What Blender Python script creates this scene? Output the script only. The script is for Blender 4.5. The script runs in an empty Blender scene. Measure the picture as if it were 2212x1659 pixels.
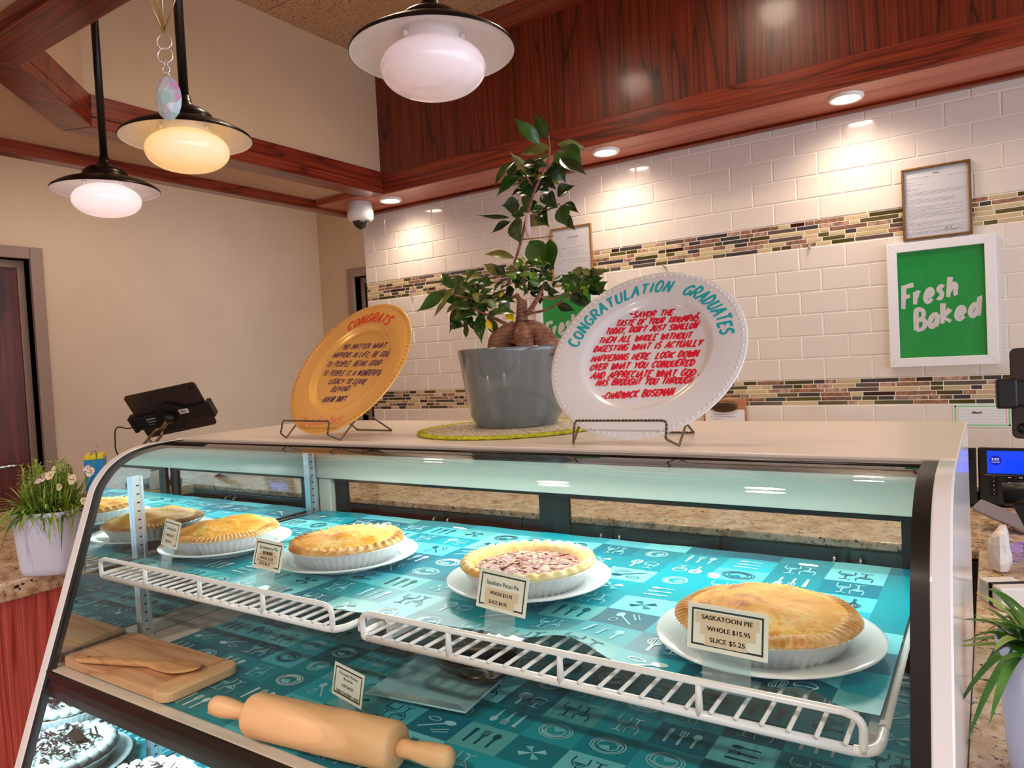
import bpy, math, random
from mathutils import Vector as V, Matrix

C = bpy.context.scene.collection
SC = bpy.context.scene
R = random.Random(11)
PI = math.pi

# ------------------------------------------------------------------ camera
F = 1562.0
CAM = V((0, 0, 1.39))
CM = Matrix(((0.8333, 0.0260, 0.5522), (0.5503, 0.0561, -0.8331), (-0.0526, 0.9981, 0.0325)))
_x = V(CM.row[0]).normalized(); _z = V(CM.row[2]); _z = (_z - _x * _z.dot(_x)).normalized()
_y = _z.cross(_x)
CM = Matrix((_x, _y, _z))
cam = bpy.data.cameras.new('camera'); co = bpy.data.objects.new('camera', cam); C.objects.link(co)
cam.sensor_fit = 'HORIZONTAL'; cam.sensor_width = 36; cam.lens = 36 * F / 2212
cam.clip_start = 0.02; cam.clip_end = 60
co.matrix_world = Matrix.Translation(CAM) @ CM.to_4x4()
SC.camera = co
SC.view_settings.view_transform = 'Standard'; SC.view_settings.look = 'None'
SC.view_settings.gamma = 1; SC.view_settings.use_curve_mapping = False
SC.view_settings.exposure = 0.22
SC.cycles.max_bounces = 10; SC.cycles.transparent_max_bounces = 24
SC.cycles.diffuse_bounces = 4; SC.cycles.glossy_bounces = 5
SC.cycles.sample_clamp_indirect = 6; SC.cycles.caustics_reflective = False; SC.cycles.caustics_refractive = False

def ray(x, y):
    return CM @ V((x - 1106.0, 829.5 - y, -F))
def pd(x, y, d):                       # point at depth d along the lens axis
    return CAM + ray(x, y) * (d / F)
def py(x, y, Y):
    r = ray(x, y); return CAM + r * ((Y - CAM.y) / r.y)
def pz(x, y, z):
    r = ray(x, y); return CAM + r * ((z - CAM.z) / r.z)

# ------------------------------------------------------------------ daylight and lamps
W = bpy.data.worlds.new('daylight'); SC.world = W; W.use_nodes = True
W.node_tree.nodes['Background'].inputs[0].default_value = (0.72, 0.83, 1.0, 1)
W.node_tree.nodes['Background'].inputs[1].default_value = 2.7

def area(name, loc, size, energy, col, target, sy=None):
    l = bpy.data.lights.new(name, 'AREA'); l.energy = energy; l.color = col
    l.shape = 'RECTANGLE'; l.size = size; l.size_y = sy or size
    o = bpy.data.objects.new(name, l); C.objects.link(o); o.location = loc
    o.rotation_euler = (V(target) - V(loc)).to_track_quat('-Z', 'Y').to_euler()
    return o
def spot(name, loc, energy, col, ang=110, blend=.7, r=.03, target=None):
    l = bpy.data.lights.new(name, 'SPOT'); l.energy = energy; l.color = col
    l.spot_size = math.radians(ang); l.spot_blend = blend; l.shadow_soft_size = r
    o = bpy.data.objects.new(name, l); C.objects.link(o); o.location = loc
    if target: o.rotation_euler = (V(target) - V(loc)).to_track_quat('-Z', 'Y').to_euler()
    return o
WARM = (1.0, .80, .60)
DOWN = [(-2.353, 2.590), (-1.224, 2.590), (-.367, 2.590)]
for i, (x, y) in enumerate(DOWN):
    spot('downlight_beam', (x, y, 2.172), 13, WARM, 160, 1.0, .05)
# the case's own lamps: a tube under the top edge and one under the deck
area('case_tube_light', (-.81, 1.20, 1.214), 1.36, 4.2, (1.0, .98, .92), (-.81, 1.02, .9), .05)
area('deck_tube_light', (-.81, .70, .772), 1.40, 7, (.80, .95, 1.0), (-.81, .82, .5), .03)
# (daylight comes in from the open side of the shop and the front window behind the photographer)
# the shop's ceiling lamps
for x, y in ((-1.9, -.6), (-.5, -.6), (.9, -.6), (-1.2, -2.0), (.4, -2.0)):
    spot('ceiling_beam', (x, y, 2.19), 46, (1.0, .86, .74), 160, .9, .028)
TRAY = [(-1.47, 1.52), (-.69, 1.86), (.55, 1.70)]
for x, y in TRAY:
    spot('tray_beam', (x, y, 2.775), 24, (1.0, .80, .58), 165, 1.0, .07)
spot('passage_fill', (-3.3, 1.9, 2.70), 15, (1.0, .82, .62), 165, 1.0, .08)  # added fill spots that warm the left wall; no fixture in the passage
spot('passage_fill', (-3.3, -.6, 2.70), 22, (1.0, .84, .68), 165, 1.0, .08)

# ------------------------------------------------------------------ mesh builder
class MB:
    def __init__(s): s.v = []; s.f = []; s.m = []; s.s = []
    def add(s, vs, fs, mi=0, sm=False, T=None):
        n = len(s.v)
        for p in vs:
            p = V(p); s.v.append(T @ p if T is not None else p)
        for f in fs:
            s.f.append([n + i for i in f]); s.m.append(mi); s.s.append(sm)
        return s
    def box(s, x0, x1, y0, y1, z0, z1, mi=0, T=None, sm=False):
        x0, x1 = min(x0, x1), max(x0, x1); y0, y1 = min(y0, y1), max(y0, y1); z0, z1 = min(z0, z1), max(z0, z1)
        vs = [(x, y, z) for z in (z0, z1) for y in (y0, y1) for x in (x0, x1)]
        fs = [(0, 2, 3, 1), (4, 5, 7, 6), (0, 1, 5, 4), (2, 6, 7, 3), (0, 4, 6, 2), (1, 3, 7, 5)]
        return s.add(vs, fs, mi, sm, T)
    def prism(s, pts, h0, h1, mi=0, T=None, sm=False, axis='z'):
        n = len(pts)
        def mk(p, h):
            return (p[0], p[1], h) if axis == 'z' else ((h, p[0], p[1]) if axis == 'x' else (p[0], h, p[1]))
        vs = [mk(p, h0) for p in pts] + [mk(p, h1) for p in pts]
        a = sum(pts[i][0] * pts[(i + 1) % n][1] - pts[(i + 1) % n][0] * pts[i][1] for i in range(n))
        up = (a > 0) == ((h1 > h0))
        if axis == 'y': up = not up
        fs = [list(range(n))[::-1], list(range(n, 2 * n))] + [(i, (i + 1) % n, n + (i + 1) % n, n + i) for i in range(n)]
        if not up: fs = [list(f)[::-1] for f in fs]
        return s.add(vs, fs, mi, sm, T)
    def tube(s, pts, r, n=8, mi=0, closed=False, T=None, cap=True):
        pts = [V(p) for p in pts]; k = len(pts)
        rs = r if isinstance(r, (list, tuple)) else [r] * k
        vs = []; prev = None
        for i, p in enumerate(pts):
            if closed: t = pts[(i + 1) % k] - pts[i - 1]
            else: t = pts[min(i + 1, k - 1)] - pts[max(i - 1, 0)]
            t = t.normalized() if t.length > 1e-9 else V((0, 0, 1))
            if prev is None:
                a = V((0, 0, 1)) if abs(t.z) < .9 else V((1, 0, 0))
                u = t.cross(a).normalized()
            else:
                u = prev - t * prev.dot(t)
                u = u.normalized() if u.length > 1e-6 else t.orthogonal().normalized()
            prev = u; w = t.cross(u)
            for j in range(n):
                a = 2 * PI * j / n
                vs.append(p + (u * math.cos(a) + w * math.sin(a)) * rs[i])
        fs = []
        for i in range(k if closed else k - 1):
            for j in range(n):
                a, b = i * n + j, i * n + (j + 1) % n
                c, d = ((i + 1) % k) * n + (j + 1) % n, ((i + 1) % k) * n + j
                fs.append((a, b, c, d))
        if cap and not closed:
            fs += [list(range(n))[::-1], list(range((k - 1) * n, k * n))]
        return s.add(vs, fs, mi, True, T)
    def lathe(s, prof, n=48, mi=0, T=None, wob=None, sm=True, cap0=False, cap1=False):
        vs = []
        for i, (r, z) in enumerate(prof):
            for j in range(n):
                a = 2 * PI * j / n; rr, zz = r, z
                if wob: rr, zz = wob(a, i, r, z)
                vs.append((rr * math.cos(a), rr * math.sin(a), zz))
        fs = []
        for i in range(len(prof) - 1):
            for j in range(n):
                fs.append((i * n + j, i * n + (j + 1) % n, (i + 1) * n + (j + 1) % n, (i + 1) * n + j))
        if cap0: fs.append(list(range(n))[::-1])
        if cap1: fs.append(list(range((len(prof) - 1) * n, len(prof) * n)))
        return s.add(vs, fs, mi, sm, T)
    def ball(s, c, rad, n=16, k=10, mi=0, T=None, fn=None):
        vs = []; rx, ry, rz = rad if isinstance(rad, (list, tuple)) else (rad,) * 3
        for i in range(1, k):
            t = PI * i / k
            for j in range(n):
                a = 2 * PI * j / n
                d = V((math.sin(t) * math.cos(a), math.sin(t) * math.sin(a), math.cos(t)))
                q = fn(d) if fn else 1
                vs.append(V(c) + V((d.x * rx, d.y * ry, d.z * rz)) * q)
        vs += [V(c) + V((0, 0, rz)) * (fn(V((0, 0, 1))) if fn else 1), V(c) - V((0, 0, rz)) * (fn(V((0, 0, -1))) if fn else 1)]
        fs = []
        for i in range(k - 2):
            for j in range(n):
                fs.append((i * n + j, (i + 1) * n + j, (i + 1) * n + (j + 1) % n, i * n + (j + 1) % n))
        t0 = (k - 1) * n
        for j in range(n):
            fs.append((t0, j, (j + 1) % n)); fs.append((t0 + 1, (k - 2) * n + (j + 1) % n, (k - 2) * n + j))
        return s.add(vs, fs, mi, True, T)
    def ribbon(s, pts, w, mi=0, T=None, z=0.0):
        """flat pen stroke in the local xy plane; w is a width or a list of widths"""
        k = len(pts); ws = w if isinstance(w, (list, tuple)) else [w] * k
        vs = []
        for i in range(k):
            a = pts[max(i - 1, 0)]; b = pts[min(i + 1, k - 1)]
            dx, dy = b[0] - a[0], b[1] - a[1]; l = math.hypot(dx, dy) or 1
            nx, ny = -dy / l * ws[i] / 2, dx / l * ws[i] / 2
            p, q = (pts[i][0] - nx, pts[i][1] - ny), (pts[i][0] + nx, pts[i][1] + ny)
            vs += [(*p, z(*p) if callable(z) else z), (*q, z(*q) if callable(z) else z)]
        return s.add(vs, [(2 * i, 2 * i + 2, 2 * i + 3, 2 * i + 1) for i in range(k - 1)], mi, False, T)
    def build(s, name, mats, parent=None, bevel=0, seg=2, kind=None, label=None, fix=True):
        me = bpy.data.meshes.new(name)
        off = V((0, 0, 0))
        p = parent
        while p is not None: off = off + p.location; p = p.parent
        me.from_pydata([tuple(v - off) for v in s.v], [], s.f)
        if not isinstance(mats, (list, tuple)): mats = [mats]
        for m in mats: me.materials.append(m)
        me.polygons.foreach_set('material_index', s.m)
        me.polygons.foreach_set('use_smooth', s.s)
        me.validate()
        o = bpy.data.objects.new(name, me); C.objects.link(o)
        if parent is not None: o.parent = parent
        if bevel:
            b = o.modifiers.new('bevel', 'BEVEL'); b.width = bevel; b.segments = seg
            b.limit_method = 'ANGLE'; b.angle_limit = .7
        if kind: o['kind'] = kind
        if label: o['label'] = label
        return o

def thing(name, label, cat, loc=(0, 0, 0), group=None):
    o = bpy.data.objects.new(name, None); C.objects.link(o); o.location = loc
    o.empty_display_size = .02
    o['label'] = label; o['category'] = cat
    if group: o['group'] = group
    return o
def tag(o, label, cat, group=None):
    o['label'] = label; o['category'] = cat
    if group: o['group'] = group
    return o
def dup(root, loc, label, group=None):
    r = root.copy(); C.objects.link(r); r.location = loc; r['label'] = label
    if group: r['group'] = group
    for ch in list(root.children):
        c = ch.copy(); C.objects.link(c); c.parent = r
        for g in ch.children:
            d = g.copy(); C.objects.link(d); d.parent = c
    return r
def frame(o, x, y):
    """4x4 with origin o, local x and y axes given (z completes it)"""
    x = V(x).normalized(); y = V(y); y = (y - x * y.dot(x)).normalized(); z = x.cross(y)
    return Matrix(((x.x, y.x, z.x, o[0]), (x.y, y.y, z.y, o[1]), (x.z, y.z, z.z, o[2]), (0, 0, 0, 1)))
def TR(x, y, z, rz=0):
    return Matrix.Translation((x, y, z)) @ Matrix.Rotation(rz, 4, 'Z')
def smooth(pts, k=5):
    """Catmull-Rom through the points"""
    pts = [V(p) if len(p) == 3 else V((p[0], p[1], 0)) for p in pts]; out = []
    for i in range(len(pts) - 1):
        p0 = pts[max(i - 1, 0)]; p1 = pts[i]; p2 = pts[i + 1]; p3 = pts[min(i + 2, len(pts) - 1)]
        for j in range(k):
            t = j / k
            out.append(.5 * ((2 * p1) + (p2 - p0) * t + (2 * p0 - 5 * p1 + 4 * p2 - p3) * t * t + (3 * p1 - p0 - 3 * p2 + p3) * t ** 3))
    out.append(pts[-1]); return out

# ------------------------------------------------------------------ materials
def lin(c):
    return tuple(((v / 255) / 12.92 if v / 255 <= .04045 else ((v / 255 + .055) / 1.055) ** 2.4) for v in c) + (1,)
class NT:
    def __init__(s, name):
        s.mat = bpy.data.materials.new(name); s.mat.use_nodes = True
        s.t = s.mat.node_tree; s.n = s.t.nodes; s.b = s.n['Principled BSDF']; s.out = s.n['Material Output']
    def node(s, typ, **kw):
        n = s.n.new(typ)
        for k, v in kw.items():
            if k.startswith('i_'): n.inputs[k[2:].replace('_', ' ')].default_value = v
            else: setattr(n, k, v)
        return n
    def link(s, a, b): s.t.links.new(a, b)
    def coords(s, scale=(1, 1, 1)):
        tc = s.node('ShaderNodeTexCoord'); mp = s.node('ShaderNodeMapping')
        mp.inputs['Scale'].default_value = scale
        s.link(tc.outputs['Object'], mp.inputs['Vector']); return mp.outputs['Vector']
    def ramp(s, src, stops):
        r = s.node('ShaderNodeValToRGB'); e = r.color_ramp.elements
        while len(e) < len(stops): e.new(.5)
        for i, (p, c) in enumerate(stops): e[i].position = p; e[i].color = c if len(c) == 4 else lin(c)
        s.link(src, r.inputs['Fac']); return r.outputs['Color']
    def noise(s, vec, scale=5, detail=3, rough=.55, dist=0):
        n = s.node('ShaderNodeTexNoise'); n.inputs['Scale'].default_value = scale
        n.inputs['Detail'].default_value = detail; n.inputs['Roughness'].default_value = rough
        n.inputs['Distortion'].default_value = dist
        s.link(vec, n.inputs['Vector']); return n.outputs['Fac']
    def bump(s, h, strength=.3, dist=.002):
        b = s.node('ShaderNodeBump'); b.inputs['Strength'].default_value = strength
        b.inputs['Distance'].default_value = dist
        s.link(h, b.inputs['Height']); s.link(b.outputs['Normal'], s.b.inputs['Normal'])
    def mix(s, fac, a, b, mode='MIX'):
        m = s.node('ShaderNodeMix', data_type='RGBA', blend_type=mode)
        for i, v in ((0, fac), (6, a), (7, b)):
            if isinstance(v, (int, float)): m.inputs[i].default_value = v
            elif isinstance(v, tuple): m.inputs[i].default_value = v if len(v) == 4 else lin(v)
            else: s.link(v, m.inputs[i])
        return m.outputs[2]
    def math(s, op, a, b=0.0):
        m = s.node('ShaderNodeMath', operation=op)
        for i, v in ((0, a), (1, b)):
            if isinstance(v, (int, float)): m.inputs[i].default_value = v
            else: s.link(v, m.inputs[i])
        return m.outputs[0]
_M = {}
def mat(name, col, rough=.5, metal=0, coat=0, spec=.5, emit=None, es=1, sss=0, vary=0, vs=20, bump=0, bs=60, trans=0):
    if name in _M: return _M[name]
    t = NT(name); b = t.b
    b.inputs['Base Color'].default_value = lin(col); b.inputs['Roughness'].default_value = rough
    b.inputs['Metallic'].default_value = metal; b.inputs['Coat Weight'].default_value = coat
    b.inputs['Coat Roughness'].default_value = .08
    b.inputs['Specular IOR Level'].default_value = spec
    if trans: b.inputs['Transmission Weight'].default_value = trans
    if emit: b.inputs['Emission Color'].default_value = lin(emit); b.inputs['Emission Strength'].default_value = es
    if vary or bump:
        c = t.coords()
        if vary:
            f = t.noise(c, vs, 4)
            lo = tuple(max(0, v * (1 - vary)) for v in col); hi = tuple(min(255, v * (1 + vary)) for v in col)
            t.link(t.ramp(f, [(.3, lo), (.7, hi)]), b.inputs['Base Color'])
        if bump: t.bump(t.noise(c, bs, 3), bump, .002)
    _M[name] = t.mat; return t.mat
def wood(name, dark, mid, light, axis='x', ring=9, a=7, b=.7, rough=.3, coat=.3, fine=1.0, thin=0):
    t = NT(name); sc = {'x': (b, a, a), 'y': (a, b, a), 'z': (a, a, b)}[axis]
    f1 = t.noise(t.coords(sc), 1, 2.5, .5, .35)
    fr = t.math('FRACT', t.math('MULTIPLY', f1, ring))
    c1 = t.ramp(fr, [(0, dark), (.05, mid), (.5, light), (.90, mid), (1, dark)] if thin else [(0, dark), (.16, mid), (.55, light), (.93, mid), (1, dark)])
    k = 22; sf = {'x': (b * 3, a * k, a * k), 'y': (a * k, b * 3, a * k), 'z': (a * k, a * k, b * 3)}[axis]
    f2 = t.noise(t.coords(sf), 1, 3, .6)
    g = t.ramp(f2, [(.38, (0, 0, 0)), (.62, (255, 255, 255))])
    c2 = t.mix(t.math('MULTIPLY', t.math('SUBTRACT', 1.0, g), .6 * fine), c1, dark)
    t.link(c2, t.b.inputs['Base Color'])
    t.b.inputs['Roughness'].default_value = rough; t.b.inputs['Coat Weight'].default_value = coat
    t.b.inputs['Coat Roughness'].default_value = .12
    t.bump(f2, .12, .001)
    return t.mat
def glass(name, tint=(250, 253, 252), extra=0.0, f0=.022, haze=0):
    """thin clear sheet: see-through with a Fresnel reflection on each face"""
    t = NT(name); t.n.remove(t.b)
    tr = t.node('ShaderNodeBsdfTransparent'); tr.inputs[0].default_value = lin(tint)
    gl = t.node('ShaderNodeBsdfGlossy'); gl.inputs['Roughness'].default_value = .0
    lw = t.node('ShaderNodeLayerWeight'); lw.inputs['Blend'].default_value = .5
    p = t.math('POWER', lw.outputs['Facing'], 5.0)
    fac = t.math('ADD', t.math('MULTIPLY', p, .95), f0 + extra)
    mx = t.node('ShaderNodeMixShader'); t.link(fac, mx.inputs[0])
    t.link(tr.outputs[0], mx.inputs[1]); t.link(gl.outputs[0], mx.inputs[2])
    if haze:
        df = t.node('ShaderNodeBsdfDiffuse'); df.inputs[0].default_value = (.9, .95, .95, 1); m2 = t.node('ShaderNodeMixShader'); m2.inputs[0].default_value = haze
        t.link(mx.outputs[0], m2.inputs[1]); t.link(df.outputs[0], m2.inputs[2]); mx = m2
    t.link(mx.outputs[0], t.out.inputs['Surface'])
    return t.mat
# ------------------------------------------------------------------ shared materials
m_beige = mat('beige_paint', (208, 174, 140), .6, vary=.02, vs=3)
m_soff = mat('soffit_paint', (206, 176, 152), .7)
m_casing = mat('taupe_door_metal', (150, 118, 96), .4)
m_black = mat('black_plastic', (12, 11, 12), .35)
m_blackgloss = mat('black_gloss', (8, 8, 9), .12)
m_white = mat('white_enamel', (238, 236, 234), .3)
m_lam = mat('cream_laminate', (236, 222, 210), .28)
m_side = mat('white_laminate', (232, 232, 236), .16, coat=.3)
m_chrome = mat('chrome', (215, 215, 220), .18, 1)
m_alum = mat('foil', (232, 238, 242), .38, .55, bump=.25, bs=90)
m_porc = mat('porcelain', (240, 243, 246), .1, coat=.4)
m_bronze = mat('dark_bronze', (30, 20, 18), .3, .5)
OAK = ((74, 20, 10), (136, 46, 24), (150, 58, 32))
w_x = wood('red_oak_along', *OAK, axis='x', coat=.25)
w_y = wood('red_oak_depth', *OAK, axis='y', coat=.25)
w_z = wood('red_oak_panel', (40, 8, 4), (118, 36, 14), (136, 46, 20), axis='z', ring=13, a=6, b=.42, rough=.34, coat=.22, thin=1)
w_l = wood('oak_soffit', (150, 70, 44), (186, 104, 76), (200, 122, 94), axis='x', ring=5, a=6, b=.5, rough=.35, coat=.1, fine=.5)
w_door = wood('stained_door', (48, 12, 6), (96, 30, 14), (118, 44, 22), axis='z', ring=3, a=3, b=.9, rough=.35)
w_cab = wood('dark_cabinet', (22, 6, 6), (48, 14, 12), (60, 20, 16), axis='z', ring=6)
w_red = wood('counter_oak', (150, 50, 42), (214, 92, 78), (226, 112, 98), axis='z', ring=9, a=9, b=.6)  # oak colour lightened, with the front daylight put into it
w_pin = wood('maple', (232, 176, 124), (240, 190, 138), (244, 200, 152), axis='x', ring=2, a=14, b=2, rough=.45, coat=0, fine=.35)
w_brd = wood('board_bamboo', (190, 126, 82), (222, 162, 116), (234, 182, 136), axis='x', ring=4, a=14, b=2, rough=.5, coat=0, fine=.5)
w_spn = wood('spoon_wood', (196, 128, 74), (220, 158, 100), (230, 172, 116), axis='x', ring=4, a=16, b=3, rough=.45, coat=0, fine=.4)
g_case = glass('case_glass')
g_clear = glass('clear_acrylic', (232, 246, 248), .04, haze=.13)
g_frame = glass('picture_glass', (250, 250, 250), .0)

def granite():
    t = NT('granite'); c = t.coords()
    n1 = t.noise(c, 26, 5, .65); base = t.ramp(n1, [(.3, (150, 112, 78)), (.48, (214, 180, 140)), (.62, (232, 212, 184)), (.8, (200, 160, 116))])
    n2 = t.noise(c, 95, 3, .6); k = t.ramp(n2, [(.33, (0, 0, 0)), (.40, (255, 255, 255))])
    n3 = t.noise(c, 48, 2, .5); k3 = t.ramp(n3, [(.30, (0, 0, 0)), (.36, (255, 255, 255))])
    d = t.mix(k, (58, 42, 38), base); d = t.mix(k3, (44, 34, 40), d)
    t.link(d, t.b.inputs['Base Color']); t.b.inputs['Roughness'].default_value = .12
    return t.mat
m_granite = granite()

def acoustic():
    t = NT('acoustic_tile'); c = t.coords((1, 1, 1))
    n = t.noise(t.coords((90, 150, 90)), 1, 3, .6); k = t.ramp(n, [(.33, (70, 48, 34)), (.43, (196, 158, 122)), (.8, (208, 172, 138))])
    t.link(k, t.b.inputs['Base Color']); t.b.inputs['Roughness'].default_value = .9
    t.bump(n, .5, .004); return t.mat
m_acou = acoustic()

# ------------------------------------------------------------------ room shell
def floor_mat():
    t = NT('floor_tile'); b = t.node('ShaderNodeTexBrick'); b.offset = 0
    for i, v in (('Color1', (150, 122, 98)), ('Color2', (160, 132, 106)), ('Mortar', (100, 84, 70))): b.inputs[i].default_value = lin(v)
    b.inputs['Scale'].default_value = 1; b.inputs['Brick Width'].default_value = .45; b.inputs['Row Height'].default_value = .45; b.inputs['Mortar Size'].default_value = .005
    t.link(t.coords(), b.inputs['Vector']); t.link(b.outputs[0], t.b.inputs['Base Color']); t.b.inputs['Roughness'].default_value = .3; return t.mat
MB().box(-4.15, 3.2, -4.2, 3.76, -.1, 0).build('floor', floor_mat(), kind='structure')
# left wall with its door opening, and the far wall of the passage
b = MB()
b.box(-4.15, -4.05, -4.2, .86, 0, 2.75).box(-4.15, -4.05, 1.74, 3.76, 0, 2.75).box(-4.15, -4.05, .86, 1.74, 2.03, 2.75)
b.build('wall_left', m_beige, kind='structure')
b = MB()
b.box(-4.05, -3.70, 3.66, 3.76, 0, 2.75).box(-2.80, -2.4, 3.66, 3.76, 0, 2.75).box(-3.70, -2.80, 3.66, 3.76, 2.03, 2.75)
b.build('wall_rear', m_beige, kind='structure')
b = MB(); b.box(-4.15, 1.0, -4.3, -4.2, 0, 2.75).box(1.0, 3.2, -4.3, -4.2, 0, .85).box(1.0, 3.2, -4.3, -4.2, 2.1, 2.75)
b.build('wall_front', m_beige, kind='structure')
b = MB()
for a in ((1.0, 1.05, .85, 2.1), (3.15, 3.2, .85, 2.1), (1.05, 3.15, .85, .9), (1.05, 3.15, 2.05, 2.1), (2.08, 2.12, .9, 2.05)): b.box(a[0], a[1], -4.29, -4.21, a[2], a[3])
b.build('window_1', m_casing, kind='structure')
MB().box(-4.15, -2.74, -4.2, 3.76, 2.75, 2.85).build('ceiling_passage', m_soff, kind='structure')

def door(name, T, w, leafmat):
    """door in local coords: opening along +x from 0 to w, outer face at y=0 facing -y"""
    e = bpy.data.objects.new(name, None); C.objects.link(e); e['kind'] = 'structure'; e.location = T @ V((0, 0, 0))
    b = MB()
    for a, c in ((-.06, 0), (w, w + .06)): b.box(a, c, -.02, .1, .002, 2.09, 0, T)
    b.box(0, w, -.02, .1, 2.03, 2.09, 0, T)
    b.box(0, .035, .05, .1, .002, 2.03, 0, T).box(w - .035, w, .05, .1, .002, 2.03, 0, T).box(.035, w - .035, .05, .1, 1.99, 2.03, 0, T)
    b.build('door_frame', m_casing, e, .004)
    MB().box(.037, w - .037, .052, .092, .01, 1.988, 0, T).build('door_leaf', leafmat, e, .003)
    hb = MB(); hb.tube([T @ V((w - .10, .052, 1.0)), T @ V((w - .10, -.01, 1.0)), T @ V((w - .21, -.015, 1.0))], .009, 8)
    hb.build('door_handle', m_chrome, e)
    return e
door('door_1', Matrix(((0, -1, 0, -4.05), (1, 0, 0, .86), (0, 0, 1, 0), (0, 0, 0, 1))), .88, w_door)
door('door_2', Matrix.Translation((-3.70, 3.66, 0)), .90, mat('dark_door', (34, 20, 18), .4))

# --- tiled back wall: subway tiles with two mosaic bands, all one wall
PAL = [(206, 186, 146), (196, 176, 136), (74, 66, 28), (92, 84, 44), (96, 82, 78), (66, 62, 66), (48, 18, 16), (140, 102, 80), (158, 128, 112), (118, 86, 70)]
tm = [mat('grout', (246, 238, 228), .8), mat('subway_tile', (226, 217, 210), .09, coat=.5)]
for i, c in enumerate(PAL):
    tm.append(mat('mosaic_%d' % i, c, .12 if i < 7 else .35, coat=.3 if i < 7 else 0, vary=.0 if i < 6 else .35, vs=60))
WX0, WX1, WY = -2.70, 2.60, 2.754
b = MB(); b.box(WX0, WX1, WY, WY + .12, 0, 2.19, 0)
def tile(x0, x1, z0, z1, mi, bv=.003, d=.003):
    x0 = max(x0, WX0); x1 = min(x1, WX1)
    if x1 - x0 < 2.5 * bv: return
    o = [(x0, WY, z0), (x1, WY, z0), (x1, WY, z1), (x0, WY, z1)]
    i = [(x0 + bv, WY - d, z0 + bv), (x1 - bv, WY - d, z0 + bv), (x1 - bv, WY - d, z1 - bv), (x0 + bv, WY - d, z1 - bv)]
    b.add(o + i, [(4, 5, 6, 7), (0, 1, 5, 4), (1, 2, 6, 5), (2, 3, 7, 6), (3, 0, 4, 7)], mi)
def course(z0, z1, ph):
    k0 = math.floor((WX0 - ph) / .1525) - 1; x = ph + k0 * .1525
    while x < WX1:
        tile(x + .0011, x + .1525 - .0011, z0 + .0011, z1 - .0011, 1); x += .1525
P0, P1 = -1.252, -.562
def rows(z0, n, up, first):
    for k in range(n):
        a = z0 + k * .0787 if up else z0 - (k + 1) * .0787
        course(a, min(a + .0787, 2.185), (P0, P1)[(first + k) % 2])
rows(1.8285, 5, True, 0)
for k in range(6): course(1.264 + k * .0788, 1.264 + (k + 1) * .0788, (P1, P0)[(5 - k) % 2])
rows(1.173, 4, False, 0)
def band(z0, z1):
    h = (z1 - z0) / 6
    for k in range(6):
        x = WX0 - R.random() * .1; last = -1
        while x < WX1:
            w = R.choice((.032, .038, .05, .05, .075, .1, .12))
            c = R.choice((0, 0, 0, 1, 1, 2, 2, 3, 4, 5, 5, 6, 7, 7, 8, 8, 9))
            if c == last: c = (c + 3) % len(PAL)
            last = c
            tile(x, x + w - .0028, z0 + k * h + .0013, z0 + (k + 1) * h - .0013, 2 + c, .0012, .0015); x += w
band(1.737, 1.8285); band(1.173, 1.264)
b.build('wall_back', tm, kind='structure')

# --- lowered soffit around the raised tray, tray walls and ceiling
SZ = 2.215
MB().prism([(-2.74, -4.2), (2.6, -4.2), (2.6, .80), (-2.0, .80), (-2.38, 1.175), (-2.38, 2.52), (-2.74, 2.52)], SZ, SZ + .05).build('ceiling_soffit', m_soff, kind='structure')
inn = [(-2.31, 2.50), (-2.31, 1.20), (-1.985, .868), (2.6, .868)]
out = [(-2.41, 2.50), (-2.41, 1.157), (-2.03, .768), (2.6, .768)]
ZB = 2.184
for i, (nm, m) in enumerate((('trim_1', w_y), ('trim_2', w_y), ('trim_3', w_x))):
    q = [inn[i], inn[i + 1], out[i + 1], out[i]]
    MB().prism(q, ZB, ZB + .032).prism([inn[i], inn[i + 1], tuple(V(inn[i + 1]).lerp(V(out[i + 1]), .22)), tuple(V(inn[i]).lerp(V(out[i]), .22))], ZB + .032, 2.287).build(nm, m, kind='structure', bevel=.003)
MB().box(-1.99, 2.6, .752, .767, ZB + .012, SZ).build('trim_4', w_x, kind='structure')
t3 = [tuple(V(inn[i]).lerp(V(out[i]), .18)) for i in range(4)]; t4 = [tuple(V(inn[i]).lerp(V(out[i]), .9)) for i in range(4)]
bw = MB(); t3[0] = (t3[0][0], 2.53); t4[0] = (t4[0][0], 2.53)
for i in range(3): bw.prism([t3[i], t3[i + 1], t4[i + 1], t4[i]], 2.288, 2.80)
bw.build('wall_tray', m_beige, kind='structure')
b = MB()
b.box(-2.45, 2.6, .70, 2.62, 2.81, 2.86, 1)
y = .68
for yy0, yy1 in ((.68, 1.288), (1.292, 1.896), (1.900, 2.51)):
    x = -2.60
    while x < 2.6:
        b.box(max(x, -2.42) + .002, min(x + 1.22, 2.6) - .002, max(yy0, .72), yy1, 2.797, 2.81, 0); x += 1.222
b.build('ceiling_tray', [m_acou, mat('grid_shadow', (66, 50, 40), .8)], kind='structure')
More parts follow.
